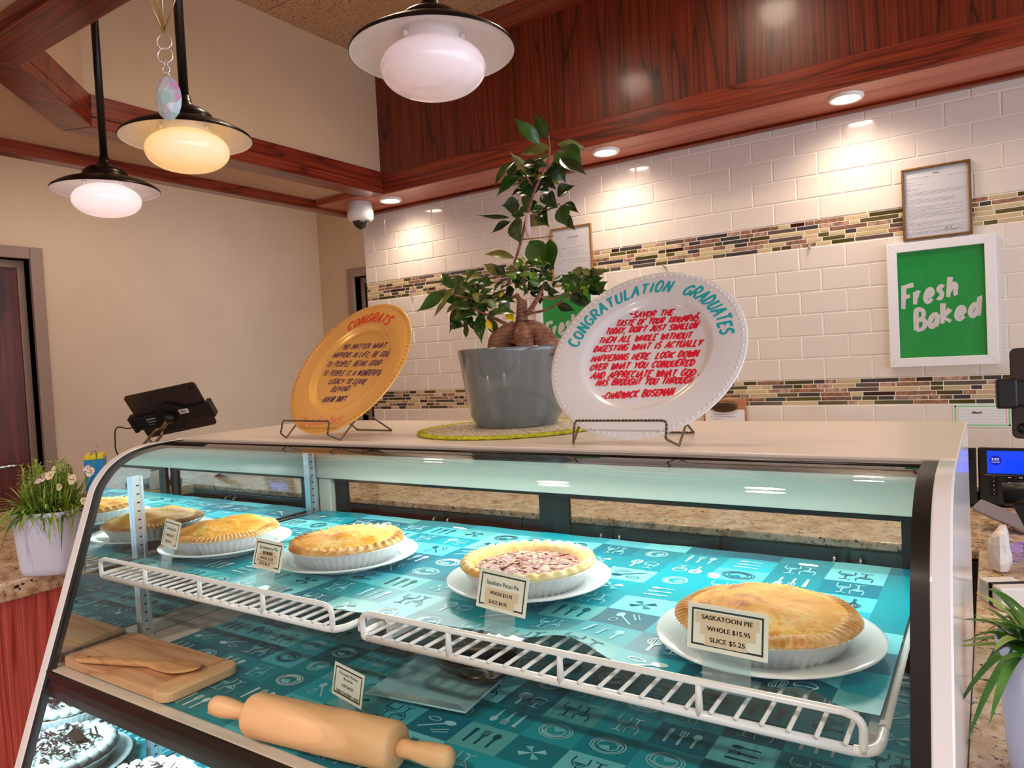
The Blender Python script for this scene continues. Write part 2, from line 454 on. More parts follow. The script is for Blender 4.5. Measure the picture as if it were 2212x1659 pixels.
# tall oak fascia over the tiled wall
MB().box(-2.33, 2.6, 2.506, 2.53, 2.27, 2.80).build('wall_fascia', w_z, kind='structure')
MB().box(-2.33, 2.6, 2.492, 2.53, 2.186, 2.276).build('trim_5', w_x, kind='structure', bevel=.004)
b = MB(); b.prism([(2.506, 2.725), (2.494, 2.728), (2.490, 2.742), (2.466, 2.775), (2.452, 2.797), (2.506, 2.797)], -2.33, 2.6, axis='x')
b.build('trim_6', w_x, kind='structure')
MB().box(-2.42, 2.6, 2.500, 2.754, ZB, ZB + .03).box(-2.70, -2.42, 2.44, 2.754, ZB + .001, ZB + .03).build('trim_7', w_l, kind='structure')
b = MB(); b.prism([(2.752, 2.171), (2.730, 2.171), (2.724, 2.176), (2.728, 2.181), (2.716, 2.184), (2.752, 2.184)], -2.70, 2.6, axis='x')
b.build('trim_8', w_x, kind='structure')
MB().box(-2.765, -2.705, -1.5, 2.76, 2.170, SZ + .02).build('trim_9', w_y, kind='structure', bevel=.004)

# --- recessed lamps over the tiles
m_lamp = mat('lamp_face', (255, 246, 232), .4, emit=(255, 240, 222), es=14)
lab = ['recessed downlight in the soffit beside the dome camera', 'recessed downlight in the soffit just right of the plant top',
       'recessed downlight in the soffit near the framed permit']
for i, (x, y) in enumerate(DOWN):
    e = thing('recessed_downlight', 'lit round ' + lab[i], 'light', (x, y, ZB - .008), 'soffit downlights')
    MB().lathe([(.041, .008), (.041, -.001), (.050, -.004), (.054, .002), (.054, .008)], 40, T=Matrix.Translation((x, y, ZB - .008))).build('trim_ring', m_white, e)
    MB().lathe([(0.0001, .003), (.041, .003)], 40, T=Matrix.Translation((x, y, ZB - .008))).build('lamp_face', m_lamp, e)
for i, (x, y) in enumerate(TRAY):
    e = thing('recessed_downlight', 'round ceiling lamp in the raised tray ceiling, ' + ('above the left pendants', 'behind the front pendant', 'over the right counter')[i], 'light', (x, y, 2.795), 'tray ceiling lamps')
    MB().lathe([(.055, .002), (.055, -.004), (.068, -.008), (.074, .0), (.074, .002)], 40, T=Matrix.Translation((x, y, 2.795))).build('trim_ring', m_white, e)
    MB().lathe([(0.0001, -.002), (.055, -.002)], 40, T=Matrix.Translation((x, y, 2.795))).build('lamp_face', m_lamp, e)
# --- dome camera
x, y = -2.505, 2.54
e = thing('dome_camera', 'white security dome camera with black eye under soffit corner', 'camera', (x, y, ZB))
T = Matrix.Translation((x, y, ZB))
MB().lathe([(.0001, 0), (.058, 0), (.058, -.036), (.062, -.038), (.062, -.075), (.050, -.090), (.0001, -.090)][::-1], 40, T=T).build('housing', m_white, e)
MB().ball((x, y, ZB - .088), (.042, .042, .040), 24, 12).build('dome', mat('dome_black', (10, 12, 18), .05, coat=1), e)
# ------------------------------------------------------------------ pendants
def pendant(name, label, x, y, z, rglobe, gm, k):
    e = thing(name, label, 'pendant lamp', (x, y, z), 'schoolhouse pendants')
    K = .873; T = Matrix.Translation((x, y, z)) @ Matrix.Scale(K, 4)          # z = rim of the shade
    MB().tube([(x, y, z + .08), (x, y, 2.797)], .0098, 14).build('rod', m_bronze, e)
    MB().lathe([(.0001, 2.796), (.055, 2.796), (.055, 2.775), (.015, 2.755)][::-1], 32, T=Matrix.Translation((x, y, 0))).build('canopy', m_bronze, e)
    prof = [(.0001, .105), (.014, .105), (.017, .088), (.026, .076), (.034, .073), (.050, .068), (.062, .058), (.066, .046), (.066, .040),
            (.085, .036), (.120, .024), (.140, .013), (.144, .008), (.151, .006), (.1545, .001), (.1545, -.003)]
    MB().lathe(prof[::-1], 72, T=T).build('shade', m_bronze, e)
    inn = [(.1535, -.003), (.150, .002), (.143, .003), (.139, .008), (.118, .018), (.085, .030), (.060, .034), (.0001, .035)]
    MB().lathe(inn, 72, T=T).build('shade_lining', mat('white_lining', (238, 234, 230), .25), e)
    cr = MB(); cr.lathe([(.058, .034), (.056, .010), (.050, .008)], 40, T=T)
    for a in (.3, 2.4, 4.5):
        cr.tube([(.056 * math.cos(a), .056 * math.sin(a), .02), (.066 * math.cos(a), .066 * math.sin(a), .02)], .005, 10, T=T)
    cr.build('globe_fitter', mat('white_lining', (238, 234, 230), .25), e)
    gp = [(.0001, -.080)]
    for i in range(1, 20):
        a = -PI / 2 + PI * .86 * i / 19
        gp.append((.0985 * math.cos(a) ** .82 if math.cos(a) > 0 else .001, -.031 + .049 * math.sin(a)))
    gp.append((.045, .016))
    MB().lathe(gp, 56, T=T).build('globe', gm, e)
    return e
def globe_mat(name, col, es, bot):
    t = NT(name); t.b.inputs['Base Color'].default_value = lin((236, 226, 228)); t.b.inputs['Roughness'].default_value = .08
    t.b.inputs['Coat Weight'].default_value = .5
    t.b.inputs['Emission Color'].default_value = lin(col); t.b.inputs['Emission Strength'].default_value = es
    return t.mat
pendant('pendant_lamp', 'lit white globe pendant on a black rod, leftmost of the three', -2.00, 1.065, 1.911, .098, globe_mat('opal_white', (255, 226, 226), .62, 0), 0)
pendant('pendant_lamp', 'pendant with warm yellow globe behind the hanging crystal', -1.442, .950, 1.908, .098, globe_mat('opal_yellow', (255, 196, 96), .62, 0), 1)
pendant('pendant_lamp', 'dim pinkish white globe pendant, largest in view at top centre', -.748, .945, 1.900, .098, globe_mat('opal_dim', (255, 214, 220), .22, 0), 2)

# ------------------------------------------------------------------ crystal sun catcher
cx, cy = -.752, .476
e = thing('sun_catcher', 'faceted crystal drop hanging from wire rings before the yellow pendant', 'ornament', (cx, cy, 1.70))
b = MB()
top = V((cx, cy, 1.771))
tips = [V((cx - .031, cy - .016, 1.86)), V((cx - .003, cy + .004, 1.89)), V((cx + .030, cy + .020, 1.86)), V((cx + .012, cy - .028, 1.87))]
apex = V((cx, cy, 1.965))
for p in tips:
    b.tube([top, p], .0011, 6); b.tube([p, apex], .0011, 6)
for i in range(4): b.tube([tips[i], tips[(i + 1) % 4]], .0011, 6)
b.tube([apex, V((cx, cy, SZ))], .0005, 5)
b.build('wire_prism', mat('brass_wire', (190, 160, 110), .25, 1), e)
def ring(c, r, ax):
    return [V(c) + V((math.cos(a) * r * ax[0], math.cos(a) * r * ax[1], math.sin(a) * r)) for a in [2 * PI * i / 20 for i in range(20)]]
b = MB()
b.tube(ring((cx, cy, 1.762), .0082, (.83, .55)), .0006, 5, closed=True)
b.tube(ring((cx, cy, 1.747), .0084, (.83, .55)), .0007, 5, closed=True)
for i, z in enumerate((1.737, 1.7315)):
    b.tube(ring((cx, cy, z), .0040, (.83, .55) if i else (.55, -.83)), .0005, 5, closed=True)
b.tube([(cx + .004, cy + .002, 1.7235), (cx, cy, 1.7295), (cx - .004, cy - .002, 1.7235)], .0005, 5)
b.build('chain', m_chrome, e)
def facet(d): return 1.0
b = MB(); vs = []; fs = []; n = 10
ux, uy = .83, .55
for i, (r, z, h) in enumerate(((.0060, .9, .3), (.0125, .55, .75), (.0150, .0, 1), (.0120, -.6, .75), (.0055, -.92, .3))):
    pass
T = frame((cx, cy, 1.700), (ux, uy, 0), (0, 0, 1))
prof = [(1, .0, .0), (.93, .35, .0)]
rim = [(.0150 * math.cos(2 * PI * i / 16), .0245 * math.sin(2 * PI * i / 16), 0) for i in range(16)]
for s in (1, -1):
    mid = [(.0105 * math.cos(2 * PI * (i + .5) / 8), .0175 * math.sin(2 * PI * (i + .5) / 8), s * .0045) for i in range(8)]
    tab = [(.0055 * math.cos(2 * PI * i / 8), .0095 * math.sin(2 * PI * i / 8), s * .0068) for i in range(8)]
    base = rim + mid + tab; f = []
    for i in range(8):
        a0, a1, a2 = 2 * i, 2 * i + 1, (2 * i + 2) % 16
        m0, m1 = 16 + i, 16 + (i + 1) % 8; t0, t1 = 24 + i, 24 + (i + 1) % 8
        f += [(a0, a1, m0), (a1, a2, m0), (m0, a2, m1), (m0, m1, t1), (m0, t1, t0)]
    f.append([24 + i for i in range(8)])
    if s < 0: f = [list(q)[::-1] for q in f]
    b.add(base, f, 0, False, T)
def crystal_mat():
    t = NT('aurora_crystal'); g = t.node('ShaderNodeNewGeometry')
    s = t.node('ShaderNodeSeparateXYZ'); t.link(g.outputs['True Normal'], s.inputs[0])
    k = t.math('FRACT', t.math('ADD', t.math('MULTIPLY', s.outputs[0], 3.1), t.math('MULTIPLY', s.outputs[2], 4.3)))
    c = t.ramp(k, [(0, (240, 215, 215)), (.2, (225, 225, 225)), (.4, (205, 212, 242)), (.55, (240, 240, 240)), (.72, (190, 236, 228)), (.80, (236, 234, 224)), (.93, (244, 232, 236)), (1, (255, 150, 210))])
    t.link(c, t.b.inputs['Base Color']); t.b.inputs['Roughness'].default_value = .03
    t.b.inputs['Transmission Weight'].default_value = .45; t.b.inputs['IOR'].default_value = 1.5; t.b.inputs['Coat Weight'].default_value = .6
    return t.mat
b.build('crystal', crystal_mat(), e)

# ------------------------------------------------------------------ pen-stroke alphabet (hand lettering)
G = {'A': '0,0 .5,1 1,0|.22,.38 .8,.38', 'B': '.1,0 .1,1 .6,1 .8,.85 .75,.6 .2,.53|.3,.53 .8,.45 .95,.2 .7,0 .1,0',
 'C': '.95,.85 .6,1 .25,.85 .05,.5 .2,.12 .55,0 .95,.15', 'D': '.1,0 .1,1 .55,.95 .9,.65 .9,.35 .55,.04 .1,0', 'E': '.95,1 .1,1 .1,0 .95,0|.1,.52 .75,.52',
 'F': '.95,1 .1,1 .1,0|.1,.5 .75,.5', 'G': '.95,.85 .6,1 .25,.85 .05,.5 .2,.12 .6,0 .95,.15 .95,.45 .6,.45', 'H': '.1,0 .1,1|.9,0 .9,1|.1,.52 .9,.52',
 'I': '.5,0 .5,1', 'J': '.7,1 .7,.25 .5,.02 .2,.05 .05,.3', 'K': '.1,0 .1,1|.9,1 .12,.45 .95,0', 'L': '.1,1 .1,0 .85,0', 'M': '.02,0 .12,1 .5,.3 .88,1 .98,0',
 'N': '.1,0 .1,1 .9,0 .9,1', 'O': '.5,1 .2,.88 .05,.5 .2,.12 .5,0 .8,.12 .95,.5 .8,.88 .5,1', 'P': '.1,0 .1,1 .65,1 .9,.78 .7,.5 .1,.45',
 'Q': '.5,1 .2,.88 .05,.5 .2,.12 .5,0 .8,.12 .95,.5 .8,.88 .5,1|.6,.25 1,-.08', 'R': '.1,0 .1,1 .65,1 .9,.78 .7,.52 .1,.47|.45,.5 .95,0',
 'S': '.9,.88 .55,1 .2,.88 .15,.65 .8,.4 .85,.15 .5,0 .08,.12', 'T': '0,1 1,1|.5,1 .5,0', 'U': '.1,1 .1,.25 .35,0 .65,0 .9,.25 .9,1', 'V': '0,1 .5,0 1,1',
 'W': '0,1 .25,0 .5,.75 .75,0 1,1', 'X': '0,0 1,1|0,1 1,0', 'Y': '0,1 .5,.5 1,1|.5,.5 .4,0', 'Z': '0,1 1,1 0,0 1,0', '.': '.3,.0 .5,.06', ',': '.5,.1 .3,-.18',
 "'": '.5,1 .45,.75', '"': '.3,1 .25,.75|.7,1 .65,.75', '-': '.1,.45 .8,.5', '~': '0,.75 .3,.85 .6,.72 .9,.85', '!': '.5,1 .5,.3|.5,.08 .5,0',
 'g': '.9,.6 .5,.7 .1,.4 .4,.05 .9,.3 .9,.6 .9,-.3 .4,-.4', 'r': '.2,0 .2,.65|.2,.4 .5,.65 .9,.6', 'a': '.9,.55 .5,.7 .1,.35 .45,0 .9,.35 .9,.6 1,0', 'd': '.85,.4 .45,.6 .1,.3 .4,0 .85,.3 .9,1 .95,0',
 'u': '.1,.65 .15,.1 .5,0 .85,.3 .85,.65 .95,0', 't': '.5,1 .45,.1 .8,0|.1,.65 .9,.7', 'e': '.15,.35 .85,.4 .6,.68 .2,.5 .2,.12 .6,0 .95,.15', 's': '.8,.6 .4,.68 .3,.45 .75,.25 .5,0 .1,.08'}
WID = {'I': .45, '.': .4, ',': .4, "'": .4, '"': .6, ' ': .8, 'M': 1.2, 'W': 1.25, 'E': .85, 'L': .85, '!': .5, '-': .8, 'r': .7, 't': .7, 's': .8}
def strokes(ch):
    return [[tuple(float(q) for q in p.split(',')) for p in s.split()] for s in G[ch].split('|')] if ch in G else []
CURVED = set('BCDGJOPQRSUgradutesr~')
def write(mb, text, pos, h, w, pen, T, mi, z, shear=.22, jit=.05):
    """hand-letter text; pos(t) gives (u, v, angle) of the baseline for t in 0..1; w is the whole length"""
    adv = [WID.get(c, 1.0) + .28 for c in text]; tot = sum(adv); x = 0
    cw = w / tot
    for c, a in zip(text, adv):
        u, v, an = pos((x + a * .5) / tot); ca, sa = math.cos(an), math.sin(an)
        gw = (a - .28) * cw; dy = R.uniform(-jit, jit) * h; hs = h * R.uniform(.92, 1.08)
        for s in strokes(c):
            pts = [((p[0] - .5) * gw + shear * (p[1] - .5) * h, p[1] * hs + dy) for p in s]
            if c in CURVED and len(pts) > 3: pts = [(q.x, q.y) for q in smooth(pts, 4)]
            pts = [(u + p[0] * ca - p[1] * sa, v + p[0] * sa + p[1] * ca) for p in pts]
            k = len(pts)
            if c not in CURVED and k > 2:                   # angular letters: one pen pull per leg
                for i in range(k - 1):
                    p, q = pts[i], pts[i + 1]; ex = .3 * pen / (math.hypot(q[0] - p[0], q[1] - p[1]) or 1)
                    p, q = (p[0] - (q[0] - p[0]) * ex, p[1] - (q[1] - p[1]) * ex), (q[0] + (q[0] - p[0]) * ex, q[1] + (q[1] - p[1]) * ex)
                    mb.ribbon([p, ((p[0] + q[0]) / 2, (p[1] + q[1]) / 2), q], [pen * 1.1, pen, pen * .85], mi, T, z)
                continue
            ws = [pen * (1.15 - .35 * i / max(1, k - 1)) for i in range(k)]
            mb.ribbon(pts, ws, mi, T, z)
        x += a

# printed text: faces of a text curve, joined into the card's own mesh
_tc = {}
def text_geo(s, font_shear=0.0):
    if s in _tc: return _tc[s]
    cu = bpy.data.curves.new('t', 'FONT'); cu.body = s; cu.size = 1; cu.align_x = 'LEFT'; cu.resolution_u = 3
    o = bpy.data.objects.new('t', cu); C.objects.link(o)
    dg = bpy.context.evaluated_depsgraph_get(); me = bpy.data.meshes.new_from_object(o.evaluated_get(dg))
    vs = [v.co.copy() for v in me.vertices]; fs = [list(p.vertices) for p in me.polygons]
    bpy.data.objects.remove(o); bpy.data.meshes.remove(me); bpy.data.curves.remove(cu)
    x0 = min(v.x for v in vs); x1 = max(v.x for v in vs)
    _tc[s] = (vs, fs, x0, x1); return _tc[s]
def print_text(mb, s, cx, y, h, T, mi, z, w=None, bold=0):
    """text centred at cx on baseline y, cap height h, optional full width w"""
    vs, fs, x0, x1 = text_geo(s); k = h / .70; kx = (w / (x1 - x0)) if w else k
    for d in ((0, 0),) if not bold else ((0, 0), (bold, 0), (-bold, 0), (0, bold * .6)):
        q = [((v.x - (x0 + x1) / 2) * kx + cx + d[0], v.y * k + y + d[1], z) for v in vs]
        mb.add(q, fs, mi, False, T)
# ------------------------------------------------------------------ bakery display case
CX0, CX1 = -1.580, -.034
GX0, GX1 = -1.556, -.0525               # inner faces of the end panels
PROF = [(.959, 1.250), (.930, 1.2495), (.903, 1.2485), (.875, 1.2455), (.850, 1.240), (.828, 1.232), (.808, 1.221), (.792, 1.209), (.778, 1.194), (.766, 1.178), (.757, 1.160), (.740, 1.110), (.723, 1.060), (.679, .930), (.626, .775), (.594, .680), (.545, .535), (.52, .46)]
_p = [tuple(q)[:2] for q in smooth(PROF[:12], 5)]; PROF = _p + PROF[12:]
def inset(d):
    o = []
    for i, p in enumerate(PROF):
        a = V(PROF[max(i - 1, 0)]); b_ = V(PROF[min(i + 1, len(PROF) - 1)]); t = (b_ - a).normalized()
        n = V((-t.y, t.x))             # towards the inside
        if n.x < 0 and abs(n.x) > abs(n.y): n = -n
        if n.y > 0 and abs(n.y) > abs(n.x): n = -n
        o.append(tuple(V(p) + n * d))
    return o
case = thing('display_case', 'curved glass bakery display case with white top and black trim', 'display case', (-.81, 1.0, 0))
def sheet(mb, prof_o, prof_i, x0, x1, mi=0, sm=True):
    n = len(prof_o)
    vs = [(x0, *p) for p in prof_o] + [(x1, *p) for p in prof_o] + [(x0, *p) for p in prof_i] + [(x1, *p) for p in prof_i]
    fs = []
    for i in range(n - 1):
        fs.append((i, n + i, n + i + 1, i + 1)); fs.append((2 * n + i, 2 * n + i + 1, 3 * n + i + 1, 3 * n + i))
        fs.append((i, i + 1, 2 * n + i + 1, 2 * n + i)); fs.append((n + i, 3 * n + i, 3 * n + i + 1, n + i + 1))
    mb.add(vs, [f for i, f in enumerate(fs) if i % 4 < 2], mi, True)
    fs.append((0, 2 * n, 3 * n, n)); fs.append((n - 1, 2 * n - 1, 4 * n - 1, 3 * n - 1))
    mb.add(vs, [f for i, f in enumerate(fs) if i % 4 >= 2 or i >= 4 * n - 4], mi, False)
    return mb
body = PROF + [(.50, .44), (.50, .002), (1.385, .002), (1.385, 1.250)]
for x0, x1, nm in ((CX0, GX0, 'end_panel'), (GX1, CX1, 'end_panel')):
    MB().prism([tuple(p) for p in body], x0, x1, 0, axis='x').build(nm, m_side, case, .002)
MB().box(CX0 + .0005, CX1 - .0005, .962, 1.386, 1.236, 1.2515).build('top_panel', m_lam, case, .0015)
b = MB(); b.box(GX0, GX1, .934, .960, 1.2325, 1.2475)
b.build('black_trim', m_blackgloss, case, .002)
sheet(MB(), inset(.004), inset(.009), GX0 + .001, GX1 - .001).build('curved_glass', g_case, case)
for x0, x1 in ((GX0, GX0 + .010), (GX1 - .016, GX1)):
    sheet(MB(), inset(.0015), inset(.014), x0, x1).build('gasket', m_black, case)
# mirror lining the left end
mi_ = inset(.016)[6:]
mir = [p for p in mi_ if p[1] > .50] + [(.575, .50), (1.372, .50), (1.372, 1.232), (.955, 1.232)]
m_mirror = mat('mirror', (214, 232, 236), .015, 1)
MB().prism(mir, GX0 + .0005, GX0 + .0025, 0, axis='x').build('mirror', m_mirror, case)
# shelf standards with slots
def standard(x, y, z0, z1, sx):
    e_ = MB(); w = .012
    e_.box(x, x + sx * .008, y - w, y + w, z0, z1, 0)
    e_.box(x + sx * .008, x + sx * .010, y - w, y - w + .006, z0, z1, 0).box(x + sx * .008, x + sx * .010, y + w - .006, y + w, z0, z1, 0)
    z = z0 + .012
    while z < z1 - .01:
        e_.box(x + sx * .0078, x + sx * .0083, y - .0032, y + .0032, z, z + .0032, 1); z += .0185
    return e_.build('slotted_standard', [mat('galvanised', (208, 218, 226), .28, .85), m_black], case)
standard(GX0 + .0027, .845, .52, 1.182, 1)
standard(GX0 + .0027, 1.325, .52, 1.182, 1)
standard(GX1 - .0005, .845, .52, 1.182, -1)
standard(GX1 - .0005, 1.325, .52, 1.182, -1)
# back: header, corner panels, black sliding door frames with glass
m_head = mat('case_header', (214, 206, 196), .45)
MB().box(GX0 + .003, GX1, 1.345, 1.384, 1.097, 1.235).build('back_header', m_head, case, .002)
MB().box(GX0 + .003, -1.508, 1.352, 1.384, .46, 1.0965).build('corner_panel', m_head, case, .002)
b = MB()
for x0, x1, yy in ((-1.507, -1.462, 1.374), (-.852, -.812, 1.374), (-.808, -.768, 1.360), (-.132, -.098, 1.360)):
    b.box(x0, x1, yy - .006, yy + .006, .47, 1.096)
for x0, x1, yy in ((-1.462, -.852, 1.374), (-.768, -.132, 1.360)):
    b.box(x0, x1, yy - .006, yy + .006, .47, .515).box(x0, x1, yy - .006, yy + .006, 1.086, 1.096)
b.box(-.097, GX1, 1.35, 1.384, .46, 1.0965)
b.build('sliding_door_frame', m_black, case, .0015)
MB().box(-1.461, -.853, 1.372, 1.376, .516, 1.085).build('sliding_door_glass', g_case, case)
MB().box(-.767, -.133, 1.358, 1.362, .516, 1.085).build('sliding_door_glass', g_case, case)
# deck with its black nosing, floor of the lower compartment, base
MB().box(GX0 + .003, GX1, .650, 1.345, .800, .8325).build('deck', m_lam, case, .002)
MB().box(GX0 + .003, GX1, .644, .6495, .783, .8335).build('deck_nosing', m_black, case, .001)
MB().box(GX0, GX1, .53, 1.384, .40, .545).build('lower_floor', m_side, case)
MB().box(GX0, GX1, .53, 1.38, .002, .399).build('base', m_side, case)
MB().tube([(-1.50, 1.20, 1.226), (-.11, 1.20, 1.226)], .008, 12).build('tube_lamp', mat('tube_glow', (240, 255, 255), .4, emit=(220, 250, 250), es=4), case)

# ------------------------------------------------------------------ wire shelves
m_wire = mat('white_wire', (240, 238, 240), .25, coat=.3)
SHZ = 1.0
def wire_shelf(label, x0, x1):
    e = thing('wire_shelf', label, 'shelf', ((x0 + x1) / 2, 1.04, SHZ), 'wire shelves of the case')
    z = SHZ - .004; r = .0055
    b = MB()
    b.tube([(x0, .7995, z), (x0, 1.335, z), (x1, 1.335, z), (x1, .7995, z)], r, 10)
    b.tube(smooth([(x0, .80, z), (x0, .765, z), (x0 + .010, .748, z), (x0 + .03, .745, z)], 4), r, 10)
    b.tube(smooth([(x1, .80, z), (x1, .765, z), (x1 - .010, .748, z), (x1 - .03, .745, z)], 4), r, 10)
    b.tube([(x0 + .02, .745, z), (x1 - .02, .745, z)], r, 10)
    n = round((x1 - x0) / .0262)
    for i in range(1, n):
        x = x0 + (x1 - x0) * i / n
        b.tube([(x, .740, z + .007), (x, 1.338, z + .007)], .0026, 6)
    b.tube([(x0, 1.05, z), (x1, 1.05, z)], .004, 8)
    b.build('wire_grid', m_wire, e)
    b = MB(); zt = SHZ + .033
    b.tube(smooth([(x0 + .012, .745, z), (x0 + .011, .744, zt - .012), (x0 + .018, .744, zt - .003), (x0 + .03, .744, zt)], 4) +
           [(x1 - .03, .744, zt)] + smooth([(x1 - .03, .744, zt), (x1 - .018, .744, zt - .003), (x1 - .011, .744, zt - .012), (x1 - .012, .745, z)], 4), .0042, 10)
    k = 4
    for i in range(1, k):
        x = x0 + (x1 - x0) * i / k
        b.tube([(x, .744, zt), (x, .744, z)], [.0034, .0048], 8)
    b.build('front_rail', m_wire, e)
    for x in (x0 + .01, x1 - .01):
        MB().box(x - .006, x + .006, .80, 1.335, z - .022, z - .0055).build('bracket', m_wire, e)
wire_shelf('white wire shelf with low front rail on the left, under the strawberry pie', -1.530, -.832)
wire_shelf('white wire shelf with low front rail on the right, under the pecan pie', -.790, -.100)

# ------------------------------------------------------------------ patterned liners
TEAL = [(0, 150, 166), (0, 120, 142), (30, 172, 190), (84, 196, 212), (120, 214, 222), (10, 134, 150), (0, 104, 126), (96, 186, 190)]
LINE_L, LINE_D, LINE_W = (176, 232, 240), (0, 84, 106), (226, 246, 250)
tl = [mat('liner_%d' % i, c, .34, spec=.3) for i, c in enumerate(TEAL)] + [mat('liner_light', LINE_L, .2), mat('liner_dark', LINE_D, .2), mat('liner_white', LINE_W, .2)]
def ell(cx, cy, a, b_, t0=0, t1=2 * PI, n=18): return [(cx + a * math.cos(t0 + (t1 - t0) * i / n), cy + b_ * math.sin(t0 + (t1 - t0) * i / n)) for i in range(n + 1)]
def fan(mb, pts, mi, T): 
    n = len(pts); mb.add([(p[0], p[1], 0) for p in pts], [list(range(n))], mi, False, T)
def icon(mb, kind, lw, c1, c2, T):
    def st(p, w=lw, c=c1): mb.ribbon(p, w, c, T)
    if kind == 0:                                       # nested plates
        for k in (1, .84, .60): st(ell(.5, .5 - .03 * (1 - k), .36 * k, .36 * k))
        fan(mb, ell(.48, .46, .2, .2, 3.4, 5.4, 8) + [(.52, .52)], c2, T)
        st(ell(.5, .5, .27, .27, .4, 2.6, 10), lw * 2.2)
    elif kind == 1:                                     # knife, fork, spoon
        st([(.2, .15), (.2, .85)], [lw * 2, lw * 3.4]); st([(.47, .15), (.47, .6)], lw * 2)
        for d in (-.06, 0, .06): st([(.47 + d, .6), (.47 + d, .85)], lw)
        st([(.41, .6), (.53, .6)], lw * 1.6); st([(.75, .15), (.75, .58)], lw * 2); fan(mb, ell(.75, .7, .085, .14), c1, T)
    elif kind == 2:                                     # pair of glasses
        for cx, f in ((.3, 1), (.68, -1)):
            y = lambda q: .5 + f * (q - .5)
            st([(cx - .15, y(.9)), (cx - .17, y(.66)), (cx - .08, y(.5)), (cx, y(.46)), (cx + .08, y(.5)), (cx + .17, y(.66)), (cx + .15, y(.9))])
            st([(cx, y(.46)), (cx, y(.16))], lw * 1.3); st([(cx - .12, y(.13)), (cx, y(.17)), (cx + .12, y(.13))], lw * 1.3)
            q = [(cx - .13, y(.64)), (cx, y(.5)), (cx + .13, y(.64)), (cx, y(.66))]
            fan(mb, q if f > 0 else q[::-1], c2, T)
    elif kind == 3:                                     # egg whisk and cup
        for k in (1, .62, .25): st(ell(.3, .66, .14 * k, .2))
        st([(.3, .46), (.3, .12)], lw * 2.2)
        st(ell(.7, .62, .17, .13)); st([(.53, .62), (.58, .4), (.82, .4), (.87, .62)]); st([(.7, .4), (.7, .2)]); st([(.58, .18), (.82, .18)])
    elif kind == 4:                                     # ladle and slices
        st([(.15, .2), (.62, .62)], lw * 1.8); fan(mb, ell(.72, .7, .15, .11), c1, T); st(ell(.3, .72, .15, .09)); st([(.5, .2), (.86, .42)], lw * 1.4)
        st([(.58, .12), (.9, .3)], lw)
    else:                                               # pinwheel
        for a in range(4):
            t = a * PI / 2 + .3; fan(mb, [(.5, .5), (.5 + .3 * math.cos(t), .5 + .3 * math.sin(t)), (.5 + .3 * math.cos(t + .6), .5 + .3 * math.sin(t + .6))], c2 if a % 2 else c1, T)
def liner(name, label, x0, x1, y0, y1, z, disp, edge=None, seed=3, side=0):
    R2 = random.Random(seed); cwx, cwy = .0862, .0668
    b = MB(); NX, NY = 5, 4
    i = 0; x = x0 + side
    while x < x1:
        yy = y0; j = 0
        xs0, xs1 = max(x, x0), min(x + cwx, x1)
        while yy < y1:
            ys1 = min(yy + cwy, y1)
            m = R2.choice((0, 0, 1, 2, 2, 3, 4, 5, 6, 7)); 
            vs = [(xs0 + (xs1 - xs0) * p / NX, yy + (ys1 - yy) * q / NY, 0) for q in range(NY + 1) for p in range(NX + 1)]
            b.add(vs, [(q * (NX + 1) + p, q * (NX + 1) + p + 1, (q + 1) * (NX + 1) + p + 1, (q + 1) * (NX + 1) + p) for q in range(NY) for p in range(NX)], m, True)
            if xs1 - xs0 > .08 and ys1 - yy > .06:
                kind = R2.choice((0, 0, 1, 1, 2, 2, 3, 4, 5)); rot = R2.choice((0, 0, 1, 2))
                c1 = 9 if m in (3, 4, 7) else (10 if R2.random() < .3 else 8); c2 = {9: 1, 8: 4, 10: 4}[c1]
                T = Matrix.Translation((xs0 + .043, yy + .0334, .0006)) @ Matrix.Rotation(rot * PI / 2 * (1 if kind != 2 else 2) , 4, 'Z') @ Matrix.Diagonal((.074 if rot % 2 == 0 else .058, .058 if rot % 2 == 0 else .058, 1, 1)) @ Matrix.Translation((-.5, -.5, 0))
                icon(b, kind, .028, c1, c2, T)
            yy += cwy; j += 1
        x += cwx; i += 1
    for k, v in enumerate(b.v):
        if edge: v.y = max(v.y, edge(v.x))
        v.z += z + disp(v.x, v.y)
    if edge:                                            # drop what fell flat onto the front edge
        keep = [q for q in range(len(b.f)) if max(b.v[i].y - edge(b.v[i].x) for i in b.f[q]) > 1e-4]
        b.f = [b.f[q] for q in keep]; b.m = [b.m[q] for q in keep]; b.s = [b.s[q] for q in keep]
    o = b.build(name, tl); tag(o, label, 'shelf liner', 'patterned liners of the case'); return o
def bell(t): return math.exp(-t * t)
def dtop(x, y):
    near = max(0.0, 1 - (y - .79) / .16)
    d = .004 * near * (1 + math.sin(x * 23)) * .5
    d += .020 * bell((x + .47) / .055) * near ** 1.4 + .009 * bell((x + .60) / .05) * near ** 1.5
    d += .016 * bell((x + .16) / .05) * near ** 1.5 * (.6 + .4 * math.sin(x * 60)) - .002 * near
    d += .0012 * math.sin(x * 31 + y * 17) * math.sin(y * 29 - x * 11)
    return max(d, -.0005) + .0012
def etop(x): return .798 + .010 * math.sin(x * 9 + 1) + (.050 if x > -.36 else 0) * bell((x + .26) / .10) * .5 + .010 * bell((x + .47) / .08)
liner('shelf_liner', 'teal kitchenware print liner wavy at its front edge, under the four pies', -1.528, -.103, .775, 1.352, SHZ + .0062, dtop, etop, 5)
liner('shelf_liner', 'teal kitchenware print liner on the deck under the rolling pin', -1.46, -.064, .672, 1.342, .8336, lambda x, y: .0004 + .0012 * max(0, math.sin(x * 17) * math.sin(y * 23)) * (1 if x < -1.2 else .2), None, 8)
